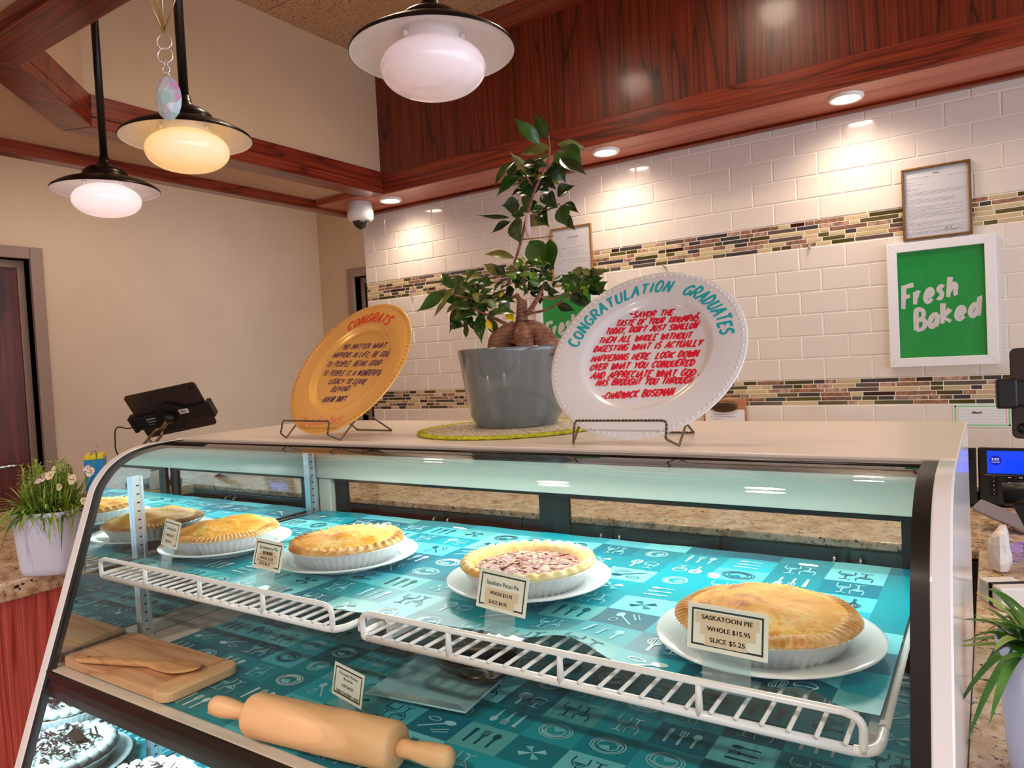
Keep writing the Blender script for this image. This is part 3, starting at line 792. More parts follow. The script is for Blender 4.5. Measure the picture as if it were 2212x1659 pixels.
liner('shelf_liner', 'bright teal liner of the lowest compartment at bottom left', -1.548, -.064, .58, 1.34, .5465, lambda x, y: .0005, None, 21)

# ------------------------------------------------------------------ plates, pies
def plate(label, x, y, z, group):
    e = thing('dinner_plate', label, 'plate', (x, y, z), group)
    p = [(.0001, .004), (.085, .004), (.094, .008), (.138, .0195), (.1385, .0215), (.136, .0225), (.093, .0115), (.084, .008), (.0001, .008)]
    p2 = [(.0001, .004), (.074, .004), (.074, .0), (.080, .0), (.080, .004)]
    MB().lathe(p, 72, T=Matrix.Translation((x, y, z))).lathe(p2, 72, T=Matrix.Translation((x, y, z))).build('dish', m_porc, e)
    return e
def crust_mat(name, deep, gold, pale, flour=.2):
    t = NT(name); c = t.coords()
    v = t.node('ShaderNodeTexVoronoi', feature='DISTANCE_TO_EDGE'); v.inputs['Scale'].default_value = 42
    nd = t.node('ShaderNodeTexNoise'); nd.inputs['Scale'].default_value = 24; nd.inputs['Detail'].default_value = 4; t.link(c, nd.inputs['Vector'])
    vm = t.node('ShaderNodeMix', data_type='RGBA'); vm.inputs[0].default_value = .06; t.link(c, vm.inputs[6]); t.link(nd.outputs['Color'], vm.inputs[7]); t.link(vm.outputs[2], v.inputs['Vector'])
    n1 = t.noise(c, 16, 5, .6, .6); base = t.ramp(n1, [(.34, deep), (.46, gold), (.56, gold), (.68, pale)])
    ve = t.ramp(v.outputs['Distance'], [(0, (255, 255, 255)), (.12, (0, 0, 0))])
    nm = t.noise(c, 9, 2); gate = t.ramp(nm, [(.46, (0, 0, 0)), (.58, (255, 255, 255))])
    col = t.mix(t.math('MULTIPLY', t.math('MULTIPLY', ve, gate), .75), base, pale)
    n3 = t.noise(c, 30, 4, .7, 1.5); fl = t.ramp(n3, [(.55, (0, 0, 0)), (.72, (255, 255, 255))])
    n4 = t.noise(t.coords((5, 5, 5)), 1.3, 2); fl2 = t.ramp(n4, [(.5, (0, 0, 0)), (.62, (255, 255, 255))])
    col = t.mix(t.math('MULTIPLY', t.math('MULTIPLY', fl, fl2), flour), col, (246, 232, 214))
    t.link(col, t.b.inputs['Base Color']); t.b.inputs['Roughness'].default_value = .6; t.b.inputs['Specular IOR Level'].default_value = .25
    t.b.inputs['Subsurface Weight'].default_value = 0
    t.bump(t.noise(c, 70, 4, .6), .35, .003); return t.mat
cr_gold = crust_mat('golden_crust', (190, 98, 20), (242, 166, 44), (252, 220, 130), .8)
cr_edge = crust_mat('crimped_edge', (178, 106, 46), (218, 154, 84), (238, 196, 138), .4)
cr_pale = crust_mat('pale_crust', (226, 168, 84), (242, 206, 138), (250, 228, 178), .2)
def tin(e, T):
    def wob(a, i, r, z):
        return (r + (.0016 * math.cos(a * 52) if 1 <= i <= 2 else 0)), z
    MB().lathe([(.0001, .0), (.088, .0), (.108, .030), (.112, .0315), (.1135, .033), (.112, .0345), (.1075, .0325), (.086, .002), (.0001, .002)], 208, T=T, wob=wob, sm=False).build('foil_tin', m_alum, e)
def pie(label, x, y, z, style, seed):
    R3 = random.Random(seed); e = thing('pie', label, 'pie', (x, y, z), 'pies on the wire shelves'); T = Matrix.Translation((x, y, z)) @ Matrix.Rotation(seed, 4, 'Z')
    tin(e, T)
    lumps = [(R3.uniform(0, 2 * PI), R3.uniform(.02, .085), R3.uniform(.012, .028), R3.uniform(-.002, .0045)) for _ in range(26)]
    def lump(a, r):
        px_, py_ = r * math.cos(a), r * math.sin(a)
        return sum(h * bell(math.hypot(px_ - q * math.cos(t), py_ - q * math.sin(t)) / w) for t, q, w, h in lumps)
    if style in ('fork', 'flute'):
        rs = [.0001] + [.010 * k for k in range(1, 10)] + [.0945, .0985, .101]
        pr = [(r, .037 + .019 * max(0, 1 - (r / .101) ** 2) ** .7) for r in rs]
        MB().lathe(pr[::-1], 120, T=T, wob=lambda a, i, r, z: (r, z + lump(a, r) * (1 if r < .09 else .3))).build('top_crust', cr_gold, e)
    if style == 'fork':
        n = 76
        def wob(a, i, r, z):
            q = .5 + .5 * math.sin(a * n + 2.2 * math.sin(a * 5)); k = (0, .4, 1, 1, .6, .2, 0)[i]
            return r + .0022 * q * k * math.sin(3 * a + 1), z - .0026 * q * k + .0012 * math.sin(7 * a)
        MB().lathe([(.087, .0400), (.094, .0425), (.103, .0420), (.109, .0395), (.1125, .036), (.113, .033), (.105, .031)][::-1], n * 8, T=T,
                   wob=lambda a, i, r, z: wob(a, 6 - i, r, z)).build('crimped_edge', cr_edge, e)
    if style == 'flute':
        n = 36
        def wob(a, i, r, z):
            q = max(0.0, math.sin(a * n + 1.4 * (r - .1) / .012)); k = (0, .6, 1, .8, .3, 0)[i]
            return r - .001 * q * k, z + .0062 * q * k
        MB().lathe([(.088, .0400), (.096, .0418), (.105, .041), (.110, .0375), (.1115, .033), (.104, .030)][::-1], n * 10, T=T,
                   wob=lambda a, i, r, z: wob(a, 5 - i, r, z)).build('fluted_edge', cr_edge, e)
    if style == 'pecan':
        n = 30
        def wob(a, i, r, z):
            q = .5 + .5 * math.sin(a * n); k = (0, .3, .8, 1, .8, .4, 0)[i]
            return r + .0028 * q * k, z + .0032 * q * k
        MB().lathe([(.088, .026), (.091, .034), (.096, .0405), (.103, .0425), (.110, .040), (.1135, .035), (.106, .031)][::-1], n * 10, T=T,
                   wob=lambda a, i, r, z: wob(a, 6 - i, r, z)).build('fluted_edge', cr_pale, e)
        t = NT('pecan_filling'); c = t.coords(); n1 = t.noise(c, 75, 4, .7, 1.2)
        t.link(t.ramp(n1, [(.33, (70, 30, 36)), (.43, (140, 78, 76)), (.52, (176, 112, 110)), (.60, (226, 180, 150)), (.68, (150, 96, 120)), (.76, (190, 120, 100))]), t.b.inputs['Base Color'])
        t.b.inputs['Roughness'].default_value = .45; t.b.inputs['Specular IOR Level'].default_value = .3; t.bump(n1, .6, .004)
        MB().lathe([(.0001, .0375)] + [(.0145 * k, .0372 - .00025 * k * k) for k in range(1, 7)] + [(.0925, .029)], 80, T=T,
                   wob=lambda a, i, r, z: (r, z + .0012 * math.sin(r * 300 + a * 9) * (i < 7))).build('filling', t.mat, e)
        b = MB()
        for k in range(190):
            a, q = R3.uniform(0, 2 * PI), .086 * math.sqrt(R3.random()); s_ = R3.uniform(.0016, .0042)
            b.box(-s_ * 1.2, s_ * 1.2, -s_ * .6, s_ * .6, -s_ * .3, s_ * .3, R3.choice((0, 0, 1, 2)), T @ TR(q * math.cos(a), q * math.sin(a), .0374 - .00025 * (q / .0145) ** 2, R3.uniform(0, 3)) @ Matrix.Rotation(R3.uniform(-.35, .35), 4, 'X'))
        o = b.build('nut_pieces', [mat('pecan_nut', (186, 128, 98), .5), mat('pecan_pale', (228, 190, 156), .5), mat('pecan_dark', (112, 58, 56), .4)], e); o['kind'] = 'stuff'
    return e
PZ = SHZ + .0062 + .0020
PP = [(-1.412, .961), (-1.068, .993), (-.657, 1.011), (-.247, .929)]
NM = ['apple pie at left, next to the mirrored end', 'strawberry rhubarb pie with fluted rim', 'pecan pie with nut filling', 'saskatoon pie nearest the glass at right']
for (x, y), n in zip(PP, NM): plate('white plate under the ' + n, x, y, PZ, 'white plates on the wire shelves')
Z2 = PZ + .0085
pie('golden double crust pie with fork-crimped rim, leftmost beside the mirror', PP[0][0], PP[0][1], Z2, 'fork', 2)
pie('golden double crust pie with fluted rim behind the strawberry pie card', PP[1][0], PP[1][1], Z2, 'flute', 5)
pie('open pecan pie with pale fluted crust behind the pecan pie card', PP[2][0], PP[2][1], Z2, 'pecan', 8)
pie('golden double crust pie behind the saskatoon pie card, largest in view', PP[3][0], PP[3][1], Z2, 'fork', 14)
# cream pies of the lowest compartment
def cream_pie(label, x, y, z, seed):
    R3 = random.Random(seed); e = thing('cream_pie', label, 'pie', (x, y, z), 'cream pies in the lowest compartment'); T = Matrix.Translation((x, y, z))
    tin(e, T)
    MB().lathe([(.0001, .048), (.05, .046), (.09, .040), (.104, .034)][::-1], 60, T=T, wob=lambda a, i, r, z: (r, z + .003 * math.sin(a * 9 + r * 90))).build('cream', mat('whipped_cream', (244, 246, 244), .5, bump=.4, bs=60), e)
    b = MB()
    for k in range(26):
        a = 2 * PI * k / 26
        b.ball((x + .098 * math.cos(a), y + .098 * math.sin(a), z + .042), (.013, .013, .011), 10, 7, fn=lambda d: 1 + .16 * math.sin(6 * math.atan2(d.y, d.x) + 7 * d.z))
    b.build('cream_rosettes', mat('whipped_cream', (244, 246, 244), .5), e)
    b = MB()
    for k in range(170):
        a, r = R3.uniform(0, 2 * PI), .082 * math.sqrt(R3.random()); l = R3.uniform(.004, .011)
        M4 = TR(x + r * math.cos(a), y + r * math.sin(a), z + .050 + R3.uniform(0, .008)) @ Matrix.Rotation(R3.uniform(0, 6), 4, 'Z') @ Matrix.Rotation(R3.uniform(-.9, .9), 4, 'Y')
        b.box(-l, l, -.0018, .0018, -.0008, .0008, 0, M4)
    for k in range(3):
        M4 = TR(x + R3.uniform(-.05, .05), y + R3.uniform(-.05, .05), z + .055, R3.uniform(0, 6)) @ Matrix.Rotation(.6, 4, 'Y')
        b.box(-.02, .02, -.012, .012, -.003, .003, 0, M4)
    b.build('chocolate_shavings', mat('chocolate', (50, 28, 22), .35), e)
for i, (x, y) in enumerate(((-1.400, .725), (-1.14, .86))):
    plate('white plate under the cream pie %s' % ('nearest the mirror in the lowest compartment', 'farther from the mirror in the lowest compartment')[i], x, y, .5478, 'plates in the lowest compartment')
    cream_pie('white cream pie with dark chocolate shavings, lowest compartment, %s' % ('beside the mirror', 'second from the mirror')[i], x, y, .5563, 40 + i)

# ------------------------------------------------------------------ price cards on clear stands
m_card = mat('card_stock', (238, 240, 228), .45); m_green = mat('card_border', (24, 62, 58), .45); m_ink = mat('card_ink', (24, 24, 26), .5)
m_tape = mat('label_tape', (226, 208, 178), .35); m_gink = mat('green_ink', (48, 112, 112), .5); m_dark = mat('navy_border', (26, 26, 34), .45)
def price_card(label, x, y, z0, zc, rz, w, h, lines, tapes=(), tilt=.22, sw=.054, border=None):
    e = thing('price_card', label, 'price card', (x, y, z0), 'pie price cards')
    T = TR(x, y, z0, rz) @ Matrix.Rotation(PI / 2 - tilt, 4, 'X')
    up = (zc - z0) / math.cos(tilt)
    MB().box(-sw / 2, sw / 2, .0005, up + h * .32, -.0022, -.0004, 0, T).build('upright', g_clear, e)
    T2 = TR(x, y, z0, rz)
    MB().box(-sw / 2, sw / 2, -.001, .040, .0004, .0022, 0, T2).build('foot', g_clear, e)
    b = MB(); T3 = T @ Matrix.Translation((0, up, 0))
    b.box(-w / 2, w / 2, -h / 2, h / 2, 0, .0009, 0, T3)
    m = .0048; t = .0021
    for a in ((-w / 2 + m, w / 2 - m, h / 2 - m - t, h / 2 - m), (-w / 2 + m, w / 2 - m, -h / 2 + m, -h / 2 + m + t), (-w / 2 + m, -w / 2 + m + t, -h / 2 + m, h / 2 - m), (w / 2 - m - t, w / 2 - m, -h / 2 + m, h / 2 - m)):
        b.box(*a, .0009, .00105, 1, T3)
    for (cx_, cy_, tw, th) in tapes: b.box(cx_ - tw / 2, cx_ + tw / 2, cy_ - th / 2, cy_ + th / 2, .00105, .0012, 3, T3)
    for (s, cx_, yy, ch, tw, mi, bo) in lines: print_text(b, s, cx_, yy, ch, T3, mi, .0014, tw, bo)
    b.build('card', [m_card, border or m_green, m_ink, m_tape, m_gink], e)
    return e
W_, H_ = .092, .052
def std(title, mid, whole, slic):
    L = [(whole, -.001, -.0060 if not mid else -.0085, .0046, .042, 2, .00022), (slic, -.005, -.0178, .0046, .034, 2, .00022)]
    tp = [(0, -.0040 if not mid else -.0062, .062, .0125), (-.003, -.0160, .056, .0115)]
    if title: L.append((title, 0, .0068 if not mid else .0088, .0058, .060, 4, .00008))
    if mid: L.append((mid, 0, .0005, .0050, .031, 2, .0004)); tp.append((0, .0026, .05, .0085))
    return L, tp
L, tp = std('Strawberry Pie', 'RHUBARB', 'WHOLE $15.95', 'SLICE $4.95')
CZ = SHZ + .0062 + .004
price_card('strawberry rhubarb pie price card on clear stand, second from left', -1.066, .788, CZ, 1.072, -.10, .086, .050, [(a, b_, c, d, e_ * .93, f, g) for a, b_, c, d, e_, f, g in L], tp, .26)
L, tp = std('Southern Pecan Pie', None, 'WHOLE $15.95', 'SLICE $4.95')
price_card('southern pecan pie price card on clear stand before the pecan pie', -.568, .785, CZ, 1.074, -.16, W_, .053, L, tp, .26)
L = [('SASKATOON PIE', 0, .0090, .0050, .058, 2, .00025), ('WHOLE $15.95', .002, -.0030, .0050, .049, 2, .0002), ('SLICE $5.25', .001, -.0150, .0050, .040, 2, .0002)]
price_card('saskatoon pie price card on clear stand, nearest on the wire shelf', -.2545, .778, CZ, 1.075, -.06, W_, .0505, L, [(0, .0105, .074, .012), (.001, -.002, .064, .012), (-.001, -.0138, .048, .011)], .20, .055)
L, tp = std('Caramel Apple Pie', None, 'WHOLE $15.95', 'SLICE $4.95')
price_card('tilted apple pie price card on clear stand beside the mirror', -1.374, .792, CZ, 1.081, -.20, .080, .052, [(a, b_, c, d, e_ * .85, f, g) for a, b_, c, d, e_, f, g in L], tp, .26, .05)
L = [('Chocolate Walnut', 0, .0108, .0046, .056, 2, 0), ('Brownie', .001, .0040, .0046, .026, 2, 0), ('3.29 EACH', .001, -.0065, .0045, .034, 2, .00018), ('HALF DOZEN 14.95', .002, -.0178, .0045, .064, 2, .00018)]
price_card('chocolate walnut brownie price card standing behind the rolling pin', -.866, .776, .8352, .890, -.22, .088, .0505, L, (), .20, .048, m_dark)

# ------------------------------------------------------------------ deck: cutting board, spoon, rolling pin, plate of brownie
DZ = .8352
b = MB()
def rrect(x0, x1, y0, y1, r, n=5):
    o = []
    for cx_, cy_, a0 in ((x1 - r, y1 - r, 0), (x0 + r, y1 - r, PI / 2), (x0 + r, y0 + r, PI), (x1 - r, y0 + r, 1.5 * PI)):
        o += [(cx_ + r * math.cos(a0 + PI / 2 * i / n), cy_ + r * math.sin(a0 + PI / 2 * i / n)) for i in range(n + 1)]
    return o
e = thing('cutting_board', 'wooden cutting board with rounded corners lying on the deck at left', 'cutting board', (-1.36, .735, DZ + .0016))
z0 = DZ + .0016
MB().prism(rrect(-1.545, -1.180, .668, .816, .022), z0, z0 + .017).build('board', w_brd, e, .003)
MB().prism(rrect(-1.235, -1.1795, .667, .8165, .022), z0 - .0001, z0 + .0172).build('end_cap', wood('board_cap', (206, 142, 90), (236, 182, 128), (242, 196, 146), axis='y', ring=3, a=14, b=2, rough=.5, coat=0, fine=.4), e, .003)
e = thing('wooden_spoon', 'long handled wooden spoon resting on the cutting board', 'spoon', (-1.33, .72, z0 + .018))
b = MB(); zs = z0 + .0245
T = frame((-1.475, .672, zs), (.270, .086, 0), (-.086, .270, 0))
L_ = .275; n = 44; vs = []; fs = []; m_ = 12
for i in range(n + 1):
    t = i / n; u = t * L_
    s_ = max(0, (t - .60) / .40); hw = .0125 - .004 * min(1, t / .5) if s_ == 0 else .0085 * (1 - s_) ** .5 + .0235 * math.sqrt(max(0, 1 - (2 * s_ - 1) ** 2)) * (.35 + .65 * min(1, s_ * 1.6))
    if t < .03: hw *= .75 + 8 * t
    hw = max(hw, .0012)
    th = (.0056 - .0006 * t) * (1 - .75 * s_ ** 8); dz = -.0005 if t < .55 else .004 * math.sin((t - .55) / .45 * PI) * -.3 + .002 * (t - .55)
    for j in range(m_):
        a = 2 * PI * j / m_; y_ = hw * math.cos(a); z_ = th * math.sin(a)
        if t > .62 and math.sin(a) > 0: z_ -= .0034 * max(0, 1 - (y_ / hw) ** 2) * math.sin((t - .62) / .38 * PI) * 1.3
        vs.append((u, y_, z_ + dz))
for i in range(n):
    for j in range(m_): fs.append((i * m_ + j, i * m_ + (j + 1) % m_, (i + 1) * m_ + (j + 1) % m_, (i + 1) * m_ + j))
fs += [list(range(m_)), list(range(n * m_, (n + 1) * m_))[::-1]]
b.add(vs, [f[::-1] for f in fs], 0, True, T); b.build('spoon_body', w_spn, e)
MB().lathe([(.0001, .0), (.0035, .0)], 16, T=T @ TR(.022, 0, .0053)).build('handle_hole', mat('hole_shadow', (110, 60, 40), .6), e)
p0, p1 = V((-.957, .668, 0)), V((-.690, .708, 0)); rp = .0325
e = thing('rolling_pin', 'pale wooden rolling pin lying along the deck edge', 'rolling pin', (-.82, .69, DZ + .001))
T = frame((-.957, .676, DZ + rp + .0028), (.267, .034, 0), (-.034, .267, 0)) @ Matrix.Rotation(PI / 2, 4, 'Y')
MB().lathe([(.0001, 0), (.012, 0), (.026, .001), (.0305, .004), (rp, .010), (rp, .262), (.0305, .268), (.026, .271), (.012, .272), (.0001, .272)][::-1], 48, T=T).build('barrel', w_pin, e)
for z_, s in ((-.001, -1), (.273, 1)):
    hp = [(.0001, 0), (.0115, 0), (.0125, .006), (.0118, .020), (.0150, .045), (.0160, .066), (.0148, .078), (.010, .084), (.0001, .085)]
    b = MB(); b.lathe([(r, z_ + s * z) for r, z in (hp[::-1] if s > 0 else hp)], 28, T=T); b.build('handle', w_pin, e)
e = thing('square_plate', 'square glassy teal-white plate under the wrapped brownie', 'plate', (-.80, .955, DZ))
T = TR(-.800, .950, DZ + .0008, .12); b = MB()
def sq(h, z): return [(sx * h, sy * h, z) for sx, sy in ((-1, -1), (1, -1), (1, 1), (-1, 1))]
lv = [sq(.060, 0), sq(.095, .010), sq(.0985, .0125), sq(.097, .0145), sq(.066, .0065)]
vs = [p for l in lv for p in l]; fs = [(3, 2, 1, 0), (16, 17, 18, 19)]
for i in range(4):
    for j in range(4): fs.append((i * 4 + j, i * 4 + (j + 1) % 4, (i + 1) * 4 + (j + 1) % 4, (i + 1) * 4 + j))
b.add(vs, fs, 0, False, T); b.build('dish', mat('sea_glass', (168, 216, 222), .12, coat=.4), e, .003)
e = thing('wrapped_brownie', 'dark chocolate brownie block in clear film on the square plate', 'brownie', (-.765, .985, DZ + .0075))
R3 = random.Random(3)
bl = [(V((R3.uniform(-1, 1), R3.uniform(-1, 1), R3.uniform(-.3, 1))).normalized(), R3.uniform(.06, .2)) for _ in range(26)]
def knob(d): return 1 + sum(h * bell((d - c).length / .3) for c, h in bl)
b = MB(); b.ball((-.765, .985, DZ + .030), (.080, .042, .0205), 48, 24, fn=knob)
b.build('brownie', mat('brownie', (26, 16, 14), .16, coat=.8, vary=.5, vs=60, bump=.5, bs=80), e)
# ------------------------------------------------------------------ charger plates on wire easels
def charger(label, ctr, az, tilt, m, mrim):
    n = V((math.cos(az) * math.cos(tilt), math.sin(az) * math.cos(tilt), math.sin(tilt)))
    u = V((-math.sin(az), math.cos(az), 0)); T = frame(ctr, u, n.cross(u))
    base = (ctr[0], ctr[1] - .09, 1.2525)
    e = thing('charger_plate', label, 'plate', base, None)
    prof = [(.0001, -.0095), (.096, -.0095), (.1005, -.0086), (.107, -.0035), (.111, -.0008), (.1145, 0), (.150, .0008), (.163, .0012), (.1652, .0002), (.1640, -.0012), (.150, -.0014), (.112, -.0026), (.106, -.0062), (.099, -.0115), (.0001, -.0125)]
    MB().lathe(prof[::-1], 112, T=T).build('dish', m, e)
    b = MB()
    for k in range(96):
        a = 2 * PI * k / 96
        b.ball((.1578 * math.cos(a), .1578 * math.sin(a), .0013), (.0021, .0021, .0016), 8, 5, T=T)
    b.build('beaded_rim', mrim, e)
    return e, T
def surf(x, y):
    r = math.hypot(x, y); P = ((0, -.0095), (.096, -.0095), (.1005, -.0086), (.107, -.0035), (.111, -.0008), (.1145, 0), (.150, .0008), (.163, .0012), (.2, .0012))
    for (a, za), (c, zc) in zip(P, P[1:]):
        if r <= c: return za + (zc - za) * (r - a) / (c - a)
    return .0012
def uv(T, x, y, dz=0.0):
    o = T.translation; n = V((T[0][2], T[1][2], T[2][2])); r = ray(x, y)
    p = CAM + r * ((o + n * dz - CAM).dot(n) / r.dot(n)); q = T.inverted() @ p
    return q.x, q.y
def line_pos(a, b_):
    an = math.atan2(b_[1] - a[1], b_[0] - a[0])
    return (lambda t: (a[0] + (b_[0] - a[0]) * t, a[1] + (b_[1] - a[1]) * t, an)), math.hypot(b_[0] - a[0], b_[1] - a[1])
def arc_pos(r, a0, a1): return lambda t: (r * math.cos(a0 + (a1 - a0) * t), r * math.sin(a0 + (a1 - a0) * t), a0 + (a1 - a0) * t - PI / 2)
_zc = [0]
def zstep(z):
    def f(x, y):
        _zc[0] = (_zc[0] + 1) % 14; return z + _zc[0] * .00002
    return f
def zsurf(x, y):
    _zc[0] = (_zc[0] + 1) % 14; return surf(x, y) + .0003 + _zc[0] * .00002
m_wp = mat('pearl_white', (232, 230, 232), .22, coat=.3)
t = NT('gold_glaze'); t.b.inputs['Base Color'].default_value = lin((255, 196, 108)); t.b.inputs['Metallic'].default_value = .35; t.b.inputs['Roughness'].default_value = .28
t.bump(t.noise(t.coords(), 260, 2), .12, .0005); m_gold = t.mat
m_beadg = mat('gold_beads', (206, 146, 66), .3, .5); m_redpen = mat('red_marker', (232, 10, 50), .4); m_teal = mat('teal_marker', (0, 172, 184), .4)
m_purple = mat('purple_marker', (78, 34, 96), .4); m_orange = mat('red_orange_marker', (232, 66, 26), .4); m_pink = mat('faded_marker', (236, 120, 104), .5)
e, T = charger('white charger plate with beaded rim and red handwritten quote, teal heading', (-.471, 1.105, 1.394), -1.516, .619, m_wp, m_wp)
b = MB(); q5 = lambda x, y, dz=0: uv(T, 1150 + x / 3.771, 560 + y / 3.771, dz)
for s, x0, y0, x1, y1 in (('~SAVOR THE', 780, 480, 1150, 455), ('TASTE OF YOUR TRIUMPHS', 680, 545, 1362, 502), ("TODAY, DON'T JUST SWALLOW", 597, 612, 1352, 560),
                          ('THEM ALL WHOLE WITHOUT', 540, 685, 1300, 642), ('DIGESTING WHAT IS ACTUALLY', 500, 755, 1385, 705), ('HAPPENING HERE. LOOK DOWN', 480, 835, 1355, 790),
                          ('OVER WHAT YOU CONQUERED', 470, 905, 1322, 866), ('AND APPRECIATE WHAT GOD', 480, 972, 1332, 948), ('HAS BROUGHT YOU THROUGH."', 520, 1030, 1358, 1008), ('-CHADWICK BOSEMAN', 560, 1140, 1155, 1105)):
    f, w = line_pos(q5(x0, y0, -.0095), q5(x1, y1, -.0095)); write(b, s, f, .0115, w, .0031, T, 0, zsurf, .3)
b.build('quote', m_redpen, e, label='red marker handwriting'); b = MB()
a0 = math.atan2(*q5(300, 690)[::-1]) + .04; a1 = math.atan2(*q5(1690, 600)[::-1])
am = a0 + (a1 - a0) * .585; an_ = a0 + (a1 - a0) * .645
for s, p, q in (('CONGRATULATION', a0, am), ('GRADUATES', an_, a1)):
    b = MB(); write(b, s, arc_pos(.1235, p, q), .021, .1235 * (p - q), .0044, T, 0, zsurf, .2, .03); b.build('heading_word', m_teal, e, label='teal marker heading')
e, T = charger('gold charger plate with beaded rim and dark handwritten quote', (-1.132, 1.088, 1.396), -1.634, .627, m_gold, m_beadg)
b = MB(); q4 = lambda x, y, dz=0: uv(T, 600 + x / 3.16, 560 + y / 3.16, dz)
for s, x0, y0, x1, y1 in (('"NO MATTER WHAT', 430, 618, 735, 603), ('HAPPENS IN LIFE, BE GOOD', 372, 672, 775, 662), ('TO PEOPLE. BEING GOOD', 328, 735, 702, 722), ('TO PEOPLE IS A WONDERFUL', 302, 795, 712, 792),
                          ('LEGACY TO LEAVE', 345, 850, 598, 852), ('BEHIND."', 362, 905, 518, 895), ('-TAYLOR SWIFT', 288, 978, 462, 968)):
    f, w = line_pos(q4(x0, y0, -.0095), q4(x1, y1, -.0095)); write(b, s, f, .0125, w, .0021, T, 0, zsurf, .35)
b.build('quote', m_purple, e, label='purple marker handwriting'); b = MB()
ma = math.atan2(*q4(478, 478)[::-1]); mb_ = math.atan2(*q4(790, 412)[::-1])
write(b, 'CONGRATS', arc_pos(.117, ma, mb_), .022, .117 * (ma - mb_), .0048, T, 0, zsurf, .3, .02); b.build('heading', m_orange, e, label='red marker heading'); b = MB()
f, w = line_pos(q4(150, 1140), q4(430, 1120)); write(b, 'GraduateS', f, .018, w, .0022, T, 0, zsurf, .3)
b.build('faded_writing', m_pink, e, label='smudged pink handwriting')

m_ew = mat('easel_wire', (120, 104, 92), .3, .9)
def twist(b, pts, r=.0016, pitch=.006):
    P = [V(p) for p in pts]
    for ph in (0, PI):
        o = []; s = 0
        for i in range(len(P) - 1):
            d = P[i + 1] - P[i]; L = d.length
            if L < 1e-6: continue
            d.normalize(); u = d.cross(V((0, 0, 1)) if abs(d.z) < .9 else V((1, 0, 0))).normalized(); w = d.cross(u); k = max(2, int(L / .0016))
            for j in range(k + (i == len(P) - 2)):
                a = (s + L * j / k) / pitch * PI + ph
                o.append(P[i] + d * (L * j / k) + (u * math.cos(a) + w * math.sin(a)) * r * .62)
            s += L
        b.tube(o, r * .78, 5)
def easel(label, cx, cy, rot):
    e = thing('plate_easel', label, 'easel', (cx, cy, 1.2515), 'wire plate easels'); z = 1.2540
    b = MB(); tp = lambda x, y, zz: Matrix.Translation((cx, cy, 0)) @ Matrix.Rotation(rot, 4, 'Z') @ V((x, y, zz))
    hw = .074; yf = -.030; zt = 1.292
    twist(b, [tp(-hw, yf - .006, z + .012), tp(-hw, yf, zt - .004), tp(-hw + .004, yf, zt), tp(hw - .004, yf, zt), tp(hw, yf, zt - .004), tp(hw, yf - .006, z + .012)])
    for s in (-1, 1):
        twist(b, [tp(s * hw, yf - .006, z + .012), tp(s * (hw + .012), yf - .030 + .045, z), tp(s * (hw + .014), yf + .048, z + .030), tp(s * (hw - .03), .075, 1.300)])
        twist(b, [tp(s * hw * .55, .052, 1.322), tp(s * hw * .75, .150, z)])
        twist(b, [tp(s * (hw - .03), .075, 1.300), tp(s * hw * .55, .052, 1.322)])
    twist(b, [tp(-hw * .75, .150, z), tp(hw * .75, .150, z)])
    b.build('twisted_wire', m_ew, e)
easel('twisted wire easel holding the white charger plate', -.466, 1.015, .03)
easel('twisted wire easel holding the gold charger plate', -1.138, .998, -.06)

# ------------------------------------------------------------------ round placemat
t = NT('woven_mat'); c = t.coords(); n1 = t.noise(t.coords((160, 160, 40)), 1, 4, .7)
t.link(t.ramp(n1, [(.36, (66, 48, 40)), (.46, (206, 190, 150)), (.6, (240, 232, 216)), (.7, (176, 164, 96))]), t.b.inputs['Base Color']); t.b.inputs['Roughness'].default_value = .8; t.bump(n1, .6, .003); m_mat = t.mat
m_edge = mat('mat_edge', (186, 184, 30), .7, vary=.2, vs=120, bump=.4, bs=300)
e = thing('placemat', 'round woven placemat with yellow green edge under the grey plant pot', 'placemat', (-.812, 1.205, 1.2518))
T = Matrix.Translation((-.812, 1.205, 1.2518))
MB().lathe([(.0001, .005), (.166, .0055), (.167, .0005), (.0001, .0004)][::-1], 72, T=T).build('weave', m_mat, e)
b = MB()
for k in range(3): b.tube([( -.812 + (.169 + .0062 * k) * math.cos(2 * PI * i / 90), 1.205 + (.169 + .0062 * k) * math.sin(2 * PI * i / 90), 1.2518 + .0034 + .0007 * math.sin(i * 9.0)) for i in range(90)], .0032, 7, closed=True)
b.build('rim_cord', m_edge, e)

# ------------------------------------------------------------------ potted ficus
px_, py_, pz0 = -.818, 1.245, 1.2575
e = thing('potted_ficus', 'bulbous rooted ficus with glossy dark leaves in a grey glazed pot', 'plant', (px_, py_, pz0))
T = Matrix.Translation((px_, py_, pz0))
t = NT('grey_glaze'); t.b.inputs['Base Color'].default_value = lin((112, 122, 126)); t.b.inputs['Roughness'].default_value = .1; t.b.inputs['Coat Weight'].default_value = .6
n = t.noise(t.coords((40, 40, 3)), 1, 3); t.link(t.ramp(n, [(.3, (104, 114, 120)), (.7, (130, 136, 136))]), t.b.inputs['Base Color']); m_gl = t.mat
MB().lathe([(.0001, 0), (.080, 0), (.084, .004), (.092, .018), (.0955, .023), (.1135, .150), (.1150, .156), (.1135, .159), (.109, .156), (.100, .100), (.0001, .098)], 72, T=T).build('pot', m_gl, e)
MB().lathe([(.0001, .150), (.06, .149), (.1105, .142)][::-1], 40, T=T, wob=lambda a, i, r, z: (r, z + .004 * math.sin(a * 7 + i * 3))).build('soil', mat('soil', (46, 32, 26), .9, bump=.8, bs=120), e)
q8 = lambda x, y, Y=0: py(860 + x / 2.861, 220 + y / 2.861, 1.245 + Y)
t = NT('ficus_bark'); c = t.coords()
